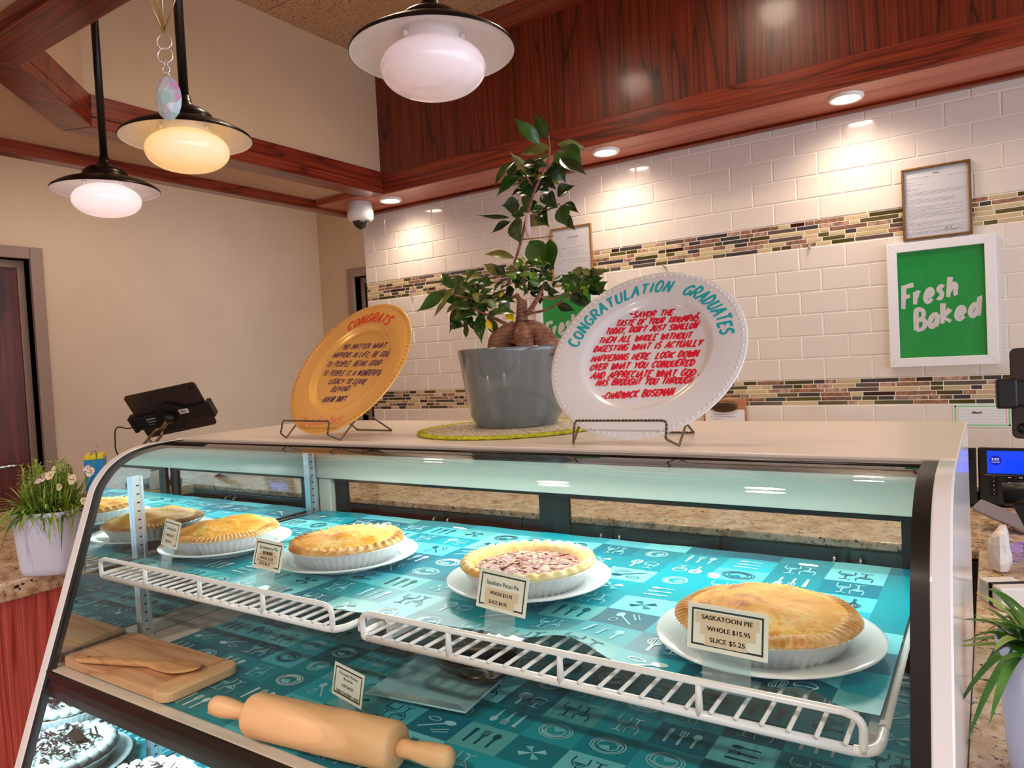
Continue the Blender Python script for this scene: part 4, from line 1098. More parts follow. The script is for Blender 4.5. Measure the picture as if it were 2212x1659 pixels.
wv = t.node('ShaderNodeTexWave', wave_type='BANDS', bands_direction='Z'); wv.inputs['Scale'].default_value = 36; wv.inputs['Distortion'].default_value = 7; wv.inputs['Detail'].default_value = 3; t.link(c, wv.inputs['Vector'])
n1 = t.noise(c, 34, 4, .65)
col = t.ramp(n1, [(.3, (92, 54, 42)), (.5, (150, 98, 76)), (.7, (186, 134, 106))]); ln = t.ramp(wv.outputs['Fac'], [(.90, (0, 0, 0)), (.99, (255, 255, 255))])
t.link(t.mix(t.math('MULTIPLY', ln, .28), col, (222, 190, 150)), t.b.inputs['Base Color']); t.b.inputs['Roughness'].default_value = .7; t.bump(wv.outputs['Fac'], .35, .003); m_bark = t.mat
b = MB(); S = 1 / 3018.0
def limb(pts, rr, n=14): 
    P = smooth([q8(*p) for p in pts], 6); k = len(P); ri = [rr[min(int(i / 6), len(rr) - 2)] * (1 - (i / 6 % 1)) + rr[min(int(i / 6) + 1, len(rr) - 1)] * (i / 6 % 1) for i in range(k)]
    b.tube(P, [r * S for r in ri], n)
limb([(765, 1225, 0), (765, 1330, 0), (765, 1440, 0), (755, 1500, 0)], [30, 36, 56, 78])
limb([(740, 1385, 0), (690, 1435, -.008), (632, 1490, -.018), (602, 1570, -.022)], [44, 72, 78, 52])
limb([(770, 1400, -.01), (775, 1460, -.045), (785, 1520, -.058), (790, 1600, -.058)], [50, 58, 52, 30])
limb([(790, 1390, 0), (850, 1430, -.006), (915, 1500, -.012), (950, 1580, -.012)], [46, 74, 80, 56])
limb([(760, 1400, .01), (720, 1480, .04), (700, 1590, .05)], [40, 62, 40])
limb([(770, 1400, .01), (830, 1480, .045), (850, 1590, .05)], [40, 62, 40])
b.build('roots', m_bark, e)
b = MB()
limb([(765, 1240, 0), (745, 1215, 0), (735, 1190, 0)], [22, 16, 10])
limb([(800, 1310, -.004), (860, 1220, -.01), (905, 1125, -.012)], [17, 13, 9])
limb([(800, 1310, 0), (930, 1280, .01), (1040, 1210, .015), (1160, 1140, .02)], [9, 7, 6, 4])
limb([(870, 1200, 0), (960, 1215, .01), (1060, 1160, .02)], [8, 6, 4])
limb([(735, 1195, 0), (690, 1215, 0), (600, 1230, -.01), (480, 1220, -.02), (330, 1190, -.03)], [14, 10, 8, 6, 4])
limb([(680, 1380, -.01), (600, 1340, -.02), (470, 1280, -.03)], [13, 10, 5])
limb([(660, 1240, 0), (690, 1090, .01), (725, 980, .01), (760, 860, .01), (800, 700, 0), (840, 560, -.005), (930, 350, -.01), (930, 210, -.01)], [9, 9, 8, 10, 9, 8, 6, 3])
limb([(800, 700, 0), (900, 680, .01), (1000, 630, .015)], [6, 5, 3]); limb([(850, 540, 0), (900, 440, 0), (980, 350, -.01)], [6, 5, 4]); limb([(830, 520, 0), (780, 440, 0), (730, 370, 0)], [6, 5, 4])
limb([(770, 850, .01), (860, 842, .01), (960, 830, .015)], [5, 4, 3]); limb([(800, 1180, 0), (780, 1100, 0), (800, 1020, 0)], [7, 5, 3])
b.build('branches', m_bark, e)
MB().tube([q8(800, 690, -.012), q8(800, 770, -.012), q8(808, 830, -.012)], [.0045, .0062, .0045], 10).build('tie', mat('pink_tie', (232, 190, 186), .6), e)
def leaf(b, base, tip, w, mi, nrm=None, fold=.25, droop=.12):
    base, tip = V(base), V(tip); d = tip - base; L = d.length; d.normalize()
    nrm = V(nrm) if nrm else V((R.uniform(-.6, .6), -1, R.uniform(.1, 1.0)))
    s = d.cross(nrm).normalized(); u = s.cross(d).normalized()
    W_ = (.0, .62, .95, 1.0, .84, .5, .16, 0.0); n = len(W_); vs = []
    for i, k in enumerate(W_):
        t_ = i / (n - 1); c = base + d * (L * t_) + u * (droop * L * (math.sin(t_ * PI) * .8 - t_ * t_ * .6))
        h = w * k / 2
        vs += [c - s * h + u * h * fold, c - s * h * .5 + u * h * fold * .35, c, c + s * h * .5 + u * h * fold * .35, c + s * h + u * h * fold]
    fs = []
    for i in range(n - 1):
        for j in range(4): fs.append((i * 5 + j, i * 5 + j + 1, (i + 1) * 5 + j + 1, (i + 1) * 5 + j))
    b.add(vs, fs, mi, True)
def leafmat(name, c1, c2, rough=.25):
    t = NT(name); n = t.noise(t.coords(), 28, 3); t.link(t.ramp(n, [(.35, c1), (.65, c2)]), t.b.inputs['Base Color'])
    t.b.inputs['Roughness'].default_value = rough; t.b.inputs['Coat Weight'].default_value = .25; return t.mat
LM = [leafmat('ficus_leaf', (30, 70, 20), (62, 104, 30)), leafmat('ficus_leaf_deep', (16, 44, 16), (34, 70, 24)), leafmat('ficus_leaf_olive', (96, 104, 44), (142, 140, 70)), leafmat('ficus_leaf_young', (86, 128, 30), (120, 160, 44)), leafmat('ficus_leaf_yellow', (236, 196, 20), (248, 214, 40))]
b = MB()
LV = [(920, 225, 845, 68, 95, 0), (878, 262, 705, 88, 62, 0), (945, 285, 738, 325, 62, 2), (985, 262, 1188, 300, 52, 2), (985, 300, 1152, 432, 122, 0), (1000, 345, 1172, 462, 70, 1), (950, 378, 1035, 496, 108, 1), (935, 338, 818, 404, 62, 2), (722, 368, 580, 535, 60, 0), (718, 380, 682, 474, 55, 0), (758, 462, 600, 585, 80, 0), (805, 440, 685, 305, 40, 2), (862, 440, 982, 545, 62, 1), (815, 470, 822, 610, 100, 1), (765, 550, 695, 580, 38, 1), (830, 590, 785, 690, 95, 0), (935, 555, 865, 542, 45, 1), (985, 588, 1092, 512, 80, 1), (930, 560, 982, 635, 58, 1), (752, 640, 638, 640, 86, 1), (740, 605, 722, 722, 70, 1), (692, 716, 482, 702, 36, 1), (695, 742, 572, 812, 50, 1), (735, 712, 752, 884, 118, 0), (778, 740, 925, 758, 64, 2), (872, 692, 930, 768, 62, 1), (990, 652, 858, 692, 50, 1), (1005, 640, 1048, 778, 82, 0), (1012, 640, 1118, 682, 56, 1), (1050, 700, 1092, 796, 48, 1), (722, 968, 518, 935, 46, 2), (668, 1068, 515, 998, 52, 2), (660, 1060, 590, 1010, 44, 1), (812, 858, 912, 1018, 105, 0), (932, 848, 962, 1040, 82, 0),
      (292, 1178, 112, 1302, 84, 0), (312, 1220, 212, 1338, 44, 2), (425, 1195, 325, 1262, 95, 2), (372, 1268, 318, 1434, 70, 1), (442, 1262, 398, 1370, 78, 1), (440, 1208, 566, 1300, 92, 2), (522, 1325, 512, 1494, 72, 0), (560, 1340, 622, 1456, 66, 1), (602, 1198, 540, 1268, 66, 0), (575, 1130, 480, 1110, 60, 0), (420, 1090, 318, 1166, 64, 0), (520, 1080, 370, 1064, 44, 2), (480, 1130, 400, 1230, 60, 1), (620, 1250, 700, 1300, 80, 0), (430, 1330, 415, 1445, 22, 1), (640, 1280, 560, 1340, 60, 0), (700, 1130, 630, 1160, 62, 1),
      (770, 1130, 690, 1075, 50, 1), (960, 1100, 1010, 1065, 44, 1), (960, 1130, 975, 1196, 82, 0), (1100, 1150, 1010, 1064, 76, 0), (1160, 1130, 1180, 1060, 60, 3), (1180, 1060, 1168, 1140, 70, 3), (1180, 1070, 1262, 1160, 60, 0), (1180, 1050, 1270, 1066, 40, 2), (1150, 1060, 1070, 1040, 46, 2), (1090, 1180, 1100, 1262, 44, 1), (1100, 1190, 1200, 1260, 64, 1), (1180, 1140, 1252, 1200, 44, 1), (985, 1255, 1098, 1292, 40, 1), (1090, 1130, 1140, 1150, 40, 3), (870, 1110, 790, 1150, 70, 1), (720, 1160, 660, 1200, 60, 1)]
for x0, y0, x1, y1, w, mi in LV:
    Y = R.uniform(-.035, .03); leaf(b, q8(x0, y0, Y), q8(x1, y1, Y + R.uniform(-.03, .02)), w * S * 1.32, mi, None, R.uniform(.1, .4), R.uniform(-.05, .16))
def clump(cx, cy, rx, ry, n, mis, l0, l1, w, Yr=.05):
    for _ in range(n):
        a = R.uniform(0, 2 * PI); q = math.sqrt(R.random()); x, y = cx + rx * q * math.cos(a), cy + ry * q * math.sin(a); L = R.uniform(l0, l1); an = R.uniform(-2.7, 2.7) + PI / 2
        Y = R.uniform(-Yr, Yr); leaf(b, q8(x, y, Y), q8(x + L * math.cos(an), y + L * math.sin(an) * .8, Y + R.uniform(-.02, .02)), L * w * S, R.choice(mis), None, .25, .1)
clump(800, 1030, 110, 75, 44, (3, 3, 0, 1), 50, 85, .62); clump(1140, 1120, 105, 75, 40, (0, 1, 1, 2, 0, 3), 60, 105, .55); clump(430, 1200, 130, 90, 30, (0, 1, 2, 0, 2), 100, 160, .46, .07); clump(560, 1240, 90, 85, 20, (0, 1, 2), 90, 140, .46, .06)
clump(860, 1130, 110, 55, 26, (1, 1, 0), 60, 100, .5); clump(820, 470, 120, 110, 22, (1, 0, 2), 80, 120, .52); clump(840, 640, 90, 80, 10, (1, 0), 80, 110, .5); clump(400, 1330, 90, 65, 16, (1, 0), 70, 110, .5)
leaf(b, q8(556, 1338, -.05), q8(585, 1422, -.055), 50 * S, 4, (0, -1, .2)); leaf(b, q8(680, 1288, -.05), q8(718, 1362, -.055), 62 * S, 4, (0, -1, .2)); leaf(b, q8(655, 1180, -.03), q8(622, 1212, -.03), 26 * S, 4, (0, -1, .2))
b.build('foliage', LM, e)

# ------------------------------------------------------------------ things on the tiled wall
WF = WY - .0032
def picture(name, label, x0, x1, z0, z1, bw, dep, mframe, mats, draw, cat='picture', group=None, tilt=0):
    e = thing(name, label, cat, ((x0 + x1) / 2, WF, z0), group); b = MB()
    for q in ([(x0, z0), (x1, z0), (x1 - bw, z0 + bw), (x0 + bw, z0 + bw)], [(x1, z0), (x1, z1), (x1 - bw, z1 - bw), (x1 - bw, z0 + bw)], [(x1, z1), (x0, z1), (x0 + bw, z1 - bw), (x1 - bw, z1 - bw)], [(x0, z1), (x0, z0), (x0 + bw, z0 + bw), (x0 + bw, z1 - bw)]):
        b.prism(q, WF, WF - dep, axis='y')
    b.build('frame', mframe, e, .0015)
    b = MB(); yb = WF - dep * .35
    b.box(x0 + bw * .9, x1 - bw * .9, yb, WF - .0005, z0 + bw * .9, z1 - bw * .9)
    draw(b, Matrix(((1, 0, 0, 0), (0, 0, -1, yb), (0, 1, 0, 0), (0, 0, 0, 1)))); b.build('print', mats, e)
    MB().box(x0 + bw * .95, x1 - bw * .95, WF - dep * .62, WF - dep * .56, z0 + bw * .95, z1 - bw * .95).build('glazing', g_frame, e)
    return e
G.update({'h': '.15,1 .05,0|.1,.3 .45,.6 .75,.5 .75,.15 .85,0', 'k': '.15,1 .05,0|.8,.62 .15,.3 .85,0'})
G['a'] = '.85,.6 .4,.62 .08,.25 .35,-.02 .75,.25 .88,.62 .82,.1 .95,0'; G['d'] = '.8,.5 .4,.6 .08,.25 .35,-.02 .72,.25 .95,1 .88,.1 .98,0'
G['r'] = '.12,.62 .05,0|.1,.35 .45,.62 .75,.55'; G['s'] = '.75,.55 .4,.64 .2,.48 .62,.25 .45,0 .05,.08'; G['e'] = '.1,.28 .75,.36 .62,.62 .3,.58 .08,.25 .35,-.02 .8,.12'
CURVED.update('hk')
t = NT('poster_green'); c = t.coords(); sx = t.node('ShaderNodeSeparateXYZ'); t.link(c, sx.inputs[0])
n1 = t.noise(t.coords((9, 1, 3)), 1, 4, .6, .8); n2 = t.noise(t.coords((60, 1, 14)), 1, 4, .7, 1.2)
k1 = t.ramp(n1, [(.4, (0, 168, 78)), (.62, (20, 172, 70)), (.8, (120, 196, 40))]); k2 = t.ramp(n2, [(.55, (0, 0, 0)), (.75, (255, 255, 255))])
t.link(t.mix(t.math('MULTIPLY', k2, .35), k1, (96, 210, 110)), t.b.inputs['Base Color']); t.b.inputs['Roughness'].default_value = .35; m_green2 = t.mat
m_wtxt = mat('white_lettering', (238, 232, 236), .5); m_wframe = mat('white_frame', (232, 232, 238), .3)
def fresh(dx, dz):
    def d(b, T):
        B_ = lambda a, c: ((lambda p: (p.x + dx, p.z + dz))(py(*a, WY - .012)), (lambda p: (p.x + dx, p.z + dz))(py(*c, WY - .012)))
        for s, a, c, h in (('Fresh', (1952, 664), (2078, 634), .063), ('Baked', (1980, 714), (2127, 676), .060)):
            f, w = line_pos(*B_(a, c)); write(b, s, f, h, w, .0142, T, 1, zstep(.0004), .25, .02)
    return d
picture('framed_poster', 'white framed green Fresh Baked poster under the framed permit', -.281, .023, 1.299, 1.709, .030, .022, m_wframe, [m_green2, m_wtxt], fresh(0, 0), group='white framed green posters')
picture('framed_poster', 'white framed green poster mostly hidden behind the ficus and white plate', -1.665, -1.361, 1.283, 1.693, .030, .022, m_wframe, [m_green2, m_wtxt], fresh(-1.383, -.016), group='white framed green posters')
m_paper = mat('paper', (236, 236, 246), .6); m_tink = mat('print_grey', (160, 156, 168), .6); m_fgold = mat('gold_frame', (120, 84, 44), .35, .6, bump=.8, bs=500); m_dink = mat('print_dark', (52, 50, 60), .6)
def lines(b, T, x0, x1, z1, rows, dz, h, z=.0003, seed=1, mi=1):
    r = random.Random(seed); zz = z1
    for k in rows:
        if k:
            x = x0 + k[0] * (x1 - x0); xe = x0 + k[1] * (x1 - x0)
            while x < xe:
                w = min(r.uniform(.006, .022), xe - x); b.box(x, x + w, zz, zz + h, 0, z, mi, T); x += w + .0022
        zz -= dz
def permit(b, T):
    x0, x1 = -.222, -.046
    print_text(b, 'Permit', -.131, 1.924, .0042, T, 2, .0004, None, .0003)
    rows = [(0, .45), (.7, 1), None, (0, .15), None, (0, .28), None, (0, .1), (0, .26), (0, .2), None, (0, .97), (0, .98), (0, .9), (0, .12), None, (0, .3), (.05, .8), (0, .85), (.05, .8), None, (0, .16), (.04, .93), (.04, .9), (.04, .5), (.04, .92), (.04, .34), (.04, .93), (.04, .6), (.04, .96), (.04, .94), (.04, .2), None, (0, .12), (.05, .95), (.05, .8), (.08, .6), None, (0, .95), (.1, .9), None, (0, .93), (0, .92), (0, .1)]
    lines(b, T, x0, x1, 1.916, rows, 4.3e-3, .0010, seed=4)
    for i in range(1): b.ribbon([(p.x, p.y) for p in smooth([(-.115, 1.738), (-.105, 1.750), (-.108, 1.736), (-.092, 1.748), (-.094, 1.738), (-.07, 1.742)], 5)], .0010, 2, T, .0004)
picture('framed_permit', 'printed permit in thin dark gold frame above the green poster', -.2305, -.0355, 1.716, 1.950, .0075, .014, m_fgold, [m_paper, m_tink, m_dink], permit, 'framed document', 'gold framed documents')
def licence(b, T):
    print_text(b, 'LICENCE', -1.472, 1.898, .0085, T, 2, .0004, .05)
    lines(b, T, -1.498, -1.446, 1.886, [(.0, .9), None, (.2, .8)], .0055, .0012, seed=6)
    lines(b, T, -1.545, -1.500, 1.858, [(0, 1), None, (0, .4), None, (0, .3), None, (0, .5), None, None, None, (0, .8), None, (0, .5), None, None, None, None, None, (0, .6)], .0052, .0014, seed=7)
    lines(b, T, -1.495, -1.40, 1.858, [(0, .9), None, (0, .5), None, (0, .8), None, (0, .95), None, None, None, (0, .9), None, (0, .9)], .0052, .0014, seed=8)
    b.ribbon([(p.x, p.y) for p in smooth([(-1.47, 1.756), (-1.455, 1.775), (-1.458, 1.757), (-1.44, 1.772), (-1.442, 1.757), (-1.425, 1.768), (-1.40, 1.760)], 5)], .0014, 1, T, .0004)
picture('framed_licence', 'printed LICENCE document in thin gold frame behind the ficus', -1.576, -1.380, 1.700, 1.948, .0060, .012, mat('brass_frame', (196, 142, 74), .3, .7), [m_paper, m_tink, m_dink], licence, 'framed document', 'gold framed documents')
# handwritten note and clipboard
e = thing('paper_note', 'handwritten note with green and pink border stuck on the tiles', 'note', (-.03, WF, 1.10))
b = MB(); T = Matrix(((1, 0, 0, 0), (0, 0, -1, WF - .0012), (0, 1, 0, 0), (0, 0, 0, 1))); b.box(-.106, .052, WF - .0012, WF - .0002, 1.098, 1.172, 0)
for x0, x1, z0, z1, mi in ((-.102, -.097, 1.102, 1.168, 1), (.043, .048, 1.102, 1.168, 1), (-.102, .048, 1.163, 1.167, 1), (-.102, .048, 1.102, 1.106, 1), (-.093, -.091, 1.108, 1.160, 2), (.037, .039, 1.108, 1.160, 2)): b.box(x0, x1, z0, z1, 0, .0002, mi, T)
r = random.Random(9)
for k in range(5):
    x = -.086
    while x < .03:
        w = r.uniform(.008, .02); b.ribbon([(p.x, p.y) for p in smooth([(x + w * i / 5, 1.152 - k * .010 + r.uniform(-.002, .002)) for i in range(6)], 3)], .0006, 3, T, .0003); x += w + .004
b.ribbon([(p.x, p.y) for p in smooth([(-.054, 1.140), (-.050, 1.148), (-.048, 1.141), (-.044, 1.147), (-.042, 1.141), (-.038, 1.146), (-.035, 1.141), (-.030, 1.147), (-.028, 1.142)], 4)], .0022, 4, T, .0004)
b.build('paper', [mat('note_paper', (228, 232, 240), .6), mat('note_green', (132, 214, 140), .6), mat('note_pink', (236, 164, 160), .6), mat('note_grey', (170, 172, 190), .6), m_black], e)
e = thing('clipboard', 'wooden clipboard with printed sheet leaning behind the white plate', 'clipboard', (-.85, WF, .90))
MB().box(-.932, -.768, WF - .012, WF - .004, .902, 1.200).build('board', wood('clipboard_wood', (150, 88, 50), (190, 124, 76), (204, 142, 94), ring=3), e, .002)
b = MB(); T = Matrix(((1, 0, 0, 0), (0, 0, -1, WF - .0128), (0, 1, 0, 0), (0, 0, 0, 1))); b.box(-.925, -.775, WF - .0128, WF - .0122, .915, 1.160)
lines(b, T, -.905, -.80, 1.140, [(.1, .5), (0, .9), (.1, .4)], .008, .0025, seed=12); b.build('sheet', [m_paper, m_tink], e)
MB().ball((-.85, WF - .018, 1.172), (.052, .010, .022), 20, 10).build('clip', mat('clip_bronze', (86, 66, 50), .35, .7), e)
for x, z, w in ((-1.067, 1.733, 'below the mosaic band above the white plate'), (-.525, 1.738, 'below the mosaic band left of the green poster'), (-2.39, 1.735, 'below the mosaic band above the gold plate')):
    e = thing('wall_hook', 'tiny metal wall hook ' + w, 'hook', (x, WF, z), 'wall hooks'); b = MB()
    b.ball((x, WF - .006, z), .0055, 10, 8).tube([(x, WF - .001, z), (x, WF - .009, z)], .0022, 8).tube([(x, WF - .004, z), (x + .001, WF - .006, z - .014), (x + .001, WF - .012, z - .017)], .0012, 6)
    b.build('hook_body', m_chrome, e)
# ------------------------------------------------------------------ counters
def counter(name, label, loc): return thing(name, label, 'counter', loc, None)
e = counter('granite_counter', 'granite topped oak counter at left with the flower pot', (-2.66, 1.1, 0))
MB().box(-3.26, -2.07, .20, 1.90, .852, .900).build('worktop', m_granite, e, .005)
MB().box(-3.22, -2.095, .24, 1.86, .002, .8515).build('base', w_red, e, .002)
e = counter('back_counter', 'granite back counter with dark cabinets seen through the case', (-.65, 2.35, 0))
MB().box(-2.62, 1.3, 1.945, 2.748, .878, .900).build('worktop', m_granite, e, .004)
MB().box(-2.60, 1.28, 1.975, 2.747, .08, .877).box(-2.58, 1.25, 2.03, 2.747, .002, .08).build('carcass', w_cab, e)
e2 = counter('side_counter', 'granite topped counter at right carrying plant and payment stand', (.6, 1.3, 0))
MB().box(-.0335, 1.3, .70, 1.9445, .858, .900).build('worktop', m_granite, e2, .004)
MB().box(.01, 1.28, .73, 1.94, .002, .857).build('base', w_cab, e2)
HX = []
x = -2.585
for k in range(8):
    d = MB().box(x + .003, x + .322, 1.955, 1.974, .10, .872).build('cabinet_door', w_cab, e, .003)
    hx = x + (.295 if k % 2 == 0 else .030)
    b = MB(); b.tube(smooth([(hx, 1.955, .856), (hx, 1.935, .852), (hx, 1.932, .838), (hx, 1.932, .77), (hx, 1.935, .752), (hx, 1.955, .748)], 4), .0045, 8)
    h = b.build('handle', m_chrome, d); x += .325

# ------------------------------------------------------------------ flower pot at left
def bladem(name, c1, c2): return leafmat(name, c1, c2, .4)
BL = [bladem('blade_green', (92, 136, 26), (146, 180, 56)), bladem('blade_deep', (44, 84, 24), (88, 124, 40)), bladem('blade_pale', (166, 186, 84), (206, 210, 124)), mat('petal', (246, 216, 222), .6), mat('petal_dry', (236, 220, 190), .7)]
def blade(b, p, az, L, w, rise, sag, mi, n=6):
    vs = []; p = V(p)
    for i in range(n + 1):
        t_ = i / n; r_ = L * t_ * math.cos(rise) * (1 - .0 * t_); z = L * (math.sin(rise) * t_ - sag * t_ * t_)
        c = p + V((math.cos(az) * r_, math.sin(az) * r_, z)); k = w * (.55 + .45 * math.sin(min(1, t_ * 1.3 + .2) * PI * .75)) * (1 - t_ ** 4) + .0002
        s = V((-math.sin(az), math.cos(az), 0)) * k / 2
        vs += [c - s + V((0, 0, k * .22)), c, c + s + V((0, 0, k * .22))]
    b.add(vs, [f for i in range(n) for f in ((i * 3, i * 3 + 1, i * 3 + 4, i * 3 + 3), (i * 3 + 1, i * 3 + 2, i * 3 + 5, i * 3 + 4))], mi, True)
def flower(b, c, nrm, r, mi):
    nrm = V(nrm).normalized(); u = nrm.orthogonal().normalized(); v = nrm.cross(u); c = V(c)
    for k in range(5):                                # five ruffled petals, each a small curved fan
        a0 = 2 * PI * k / 5 + R6.uniform(-.1, .1); rows = []
        for q, (rr, hh) in enumerate(((.12, 0), (.55, .16), (.85, .22), (1.0, .16))):
            row = []
            for j in range(7):
                a = a0 + (-.66 + 1.32 * j / 6) * (.5 + .5 * min(1, q / 2)); d = rr * r * (1 + (.05 if j % 2 else -.04) * (q == 3)); z = hh * r + (R6.uniform(-.1, .12) * r if q >= 2 else 0) + .03 * r * (k % 2)
                row.append(c + (u * math.cos(a) + v * math.sin(a)) * d + nrm * z)
            rows.append(row)
        vs = [p for row in rows for p in row]
        b.add(vs, [(q * 7 + j, q * 7 + j + 1, q * 7 + j + 8, q * 7 + j + 7) for q in range(3) for j in range(6)], mi, True)
R6 = random.Random(6); fx, fy = -2.075, .905
e = thing('flower_pot', 'white square-shouldered pot of narrow leaved pink flowers on left counter', 'plant', (fx, fy, .9005))
T = TR(fx, fy, .9005, .55)
sqr = lambda a: 1 / (abs(math.cos(a)) ** 4 + abs(math.sin(a)) ** 4) ** .25
MB().lathe([(.0001, 0), (.060, 0), (.065, .004), (.068, .02), (.0795, .158), (.0800, .1635), (.0780, .165), (.0755, .160), (.072, .12), (.0001, .118)], 128, T=T, wob=lambda a, i, r, z: (r * sqr(a), z)).build('pot', mat('white_glaze_daylight_tint', (214, 220, 244), .28, coat=.15), e)  # white pot; the blue of the daylight is tinted into its glaze colour
MB().lathe([(.0001, .15), (.074, .148)][::-1], 32, T=T).build('soil', mat('soil', (46, 32, 26), .9), e)
b = MB(); R6 = random.Random(4); zt = .9005 + .150
for k in range(430):
    a = R6.uniform(0, 2 * PI); rr = .066 * math.sqrt(R6.random()); p = (fx + rr * math.cos(a), fy + rr * math.sin(a), zt)
    az = a + R6.uniform(-.9, .9); L = R6.uniform(.06, .14)
    blade(b, p, az, L, R6.uniform(.0036, .0075), R6.uniform(.5, 1.35), R6.uniform(.15, 1.0) * (.5 + rr / .066), R6.choice((0, 0, 0, 1, 1, 2)))
for k in range(84):                                   # upright leafy stems
    a = R6.uniform(0, 2 * PI); rr = .060 * math.sqrt(R6.random()); p = V((fx + rr * math.cos(a), fy + rr * math.sin(a), zt)); H = R6.uniform(.07, .138)
    if k < 3: H = (.135, .125, .12)[k]
    q = p + V((R6.uniform(-.02, .02) + .25 * (p.x - fx), R6.uniform(-.02, .02), H)); b.tube([p, p.lerp(q, .5), q], .0012, 5, 0)
    for m in range(7):
        c = p.lerp(q, .35 + .65 * m / 6)
        for s in range(3): blade(b, c, R6.uniform(0, 6.3), R6.uniform(.014, .028), .0030, R6.uniform(.4, 1.2), .5, R6.choice((0, 0, 2)), 4)
for k in range(3): blade(b, (fx + (-.01, .03, -.045)[k], fy - .07, zt + .01), -PI / 2 - .1, (.10, .085, .06)[k], .011, .5, (1.35, 1.3, 1.4)[k], 0)
b.build('foliage', BL, e)
b = MB()
p = py(207, 974, fy + .03); b.tube([V((fx + .03, fy + .02, zt)), V((p.x, p.y, p.z - .02)), p], .0014, 6, 0); blade(b, (p.x, p.y, p.z - .02), .5, .02, .005, 1.4, .1, 0); b.build('flower_stem', BL, e); b = MB(); flower(b, p, (-.4, -.5, .5), .0165, 3); b.build('flower', BL, e)
ST = MB()
for (x, y, r_, m, nn) in ((92, 1035, .019, 3, (0, -.7, .8)), (75, 1040, .016, 3, (-.4, -.6, .6)), (108, 1028, .012, 4, (.3, -.6, .4)), (118, 1016, .011, 4, (0, -1, .2)), (158, 1036, .013, 4, (.2, -.8, .3)), (150, 1030, .010, 4, (-.3, -.8, .2)), (196, 1020, .012, 4, (.3, -.8, .4)), (188, 1012, .010, 3, (0, -.7, .7)), (128, 1052, .009, 4, (.4, -.8, .1)), (182, 1082, .009, 4, (.5, -.8, .1))):
    q = py(x, y, fy - .030 + R6.uniform(-.01, .02)); b = MB(); flower(b, q, nn, r_, m); b.build('flower', BL, e); ST.tube([V((fx + (q.x - fx) * .5, fy + (q.y - fy) * .5, zt)), q - V(nn).normalized() * .004], .0012, 5, 0)
ST.build('flower_stalks', BL, e)
# small blue and yellow box behind it
bx = pd(206, 992, 2.12)
e = thing('small_box', 'small blue box with yellow top edge standing behind the flower pot', 'box', (bx.x, bx.y, .9005)); T = TR(bx.x, bx.y, .9005, -.55)
hh = bx.z - .9 + .016
MB().box(-.045, .045, -.025, .025, 0, hh - .014, 0, T).build('carton', [mat('box_blue', (0, 142, 222), .4)], e, .002)
MB().box(-.044, .044, -.024, .024, hh - .0138, hh, 0, T).build('lid', [mat('box_yellow', (238, 218, 30), .4)], e, .002)

# ------------------------------------------------------------------ tablet on its arm at left
def tablet(name, label, A, B_, D_, base, group=None):
    """A top-left, B top-right, D bottom-left corners of the back as seen by the camera"""
    A, B_, D_ = V(A), V(B_), V(D_); w = (B_ - A).length; h = (D_ - A).length
    T = frame(A, B_ - A, A - D_)                         # x right, y up the tablet, z toward the camera; y runs 0..-h
    e = thing(name, label, 'tablet stand', base, group)
    MB().prism([(x, y) for x, y in rrect(0, w, -h, 0, .010)], -.0075, 0, 0, T).build('tablet', m_black_t, e, .0015)
    b = MB(); b.prism(rrect(.008, w - .008, -h + .008, -.008, .004), -.0079, -.0076, 0, T); b.build('screen', mat('tablet_screen', (30, 34, 44), .08), e)
    b = MB(); b.lathe([(.0001, .0012), (.0045, .0012), (.0062, .0008), (.0066, 0)][::-1], 24, T=T @ TR(w - .017, -.015, 0)); b.build('lens', m_blackgloss, e)
    return e, T, w, h
m_black_t = mat('tablet_back', (58, 42, 42), .3, .3)
A = pd(264.5, 859, 2.19); B_ = pd(418, 826, 2.17); D_ = pd(306, 949, 2.28)
base = V((-2.36, 1.10, .9005))
e, T, w, h = tablet('tablet_stand', 'black tablet in clamp holder on slanted metal arm above case left end', A, B_, D_, base)
hm = -.59 * h; b = MB()
b.prism([(-.016, hm - .026), (w * .30, hm - .026), (w * .42, hm - .050), (w * .60, hm - .050), (w * .72, hm - .026), (w + .016, hm - .026), (w + .016, hm + .022), (w * .72, hm + .022), (w * .60, hm + .042), (w * .50, hm + .048), (w * .40, hm + .040), (w * .32, hm + .022), (-.016, hm + .022)], .0012, .013, 0, T)
for x0, x1 in ((-.018, -.004), (w + .004, w + .018)): b.box(x0, x1, hm - .030, hm + .026, -.012, .016, 0, T)
b.build('clamp', m_black, e, .003)
b = MB(); b.box(w * .64, w * .77, hm + .004, hm + .020, .0131, .0136, 0, T)
for k in range(9): b.box(w * .655 + k * .0021, w * .655 + k * .0021 + (.0012 if k % 3 else .0007), hm + .0075, hm + .0165, .0136, .0138, 1, T)
for k, (ww, hh_) in enumerate(((.030, .0055), (.028, .0030), (.020, .0018))): b.box(w * .16, w * .16 + ww, hm + .006 - k * .009, hm + .006 - k * .009 + hh_, .0131, .0134, 2, T)
b.build('sticker', [m_white, m_ink, mat('grey_print', (150, 146, 146), .5)], e)
hub = T @ V((w * .50, hm + .002, .020)); b = MB(); b.ball(hub, .017, 20, 12); b.tube([T @ V((w * .5, hm, .012)), hub], .014, 16); b.build('hub', m_black, e)
m_arm = mat('arm_metal', (150, 128, 110), .3, .9)
d = (base + V((0, 0, .03)) - hub); L = d.length; d.normalize(); s = d.cross(V((0.55, -.83, 0))).normalized()
b = MB(); b.tube([hub, hub + d * .02, hub + d * .028, hub + d * .045], [.007, .008, .0065, .0075], 12)
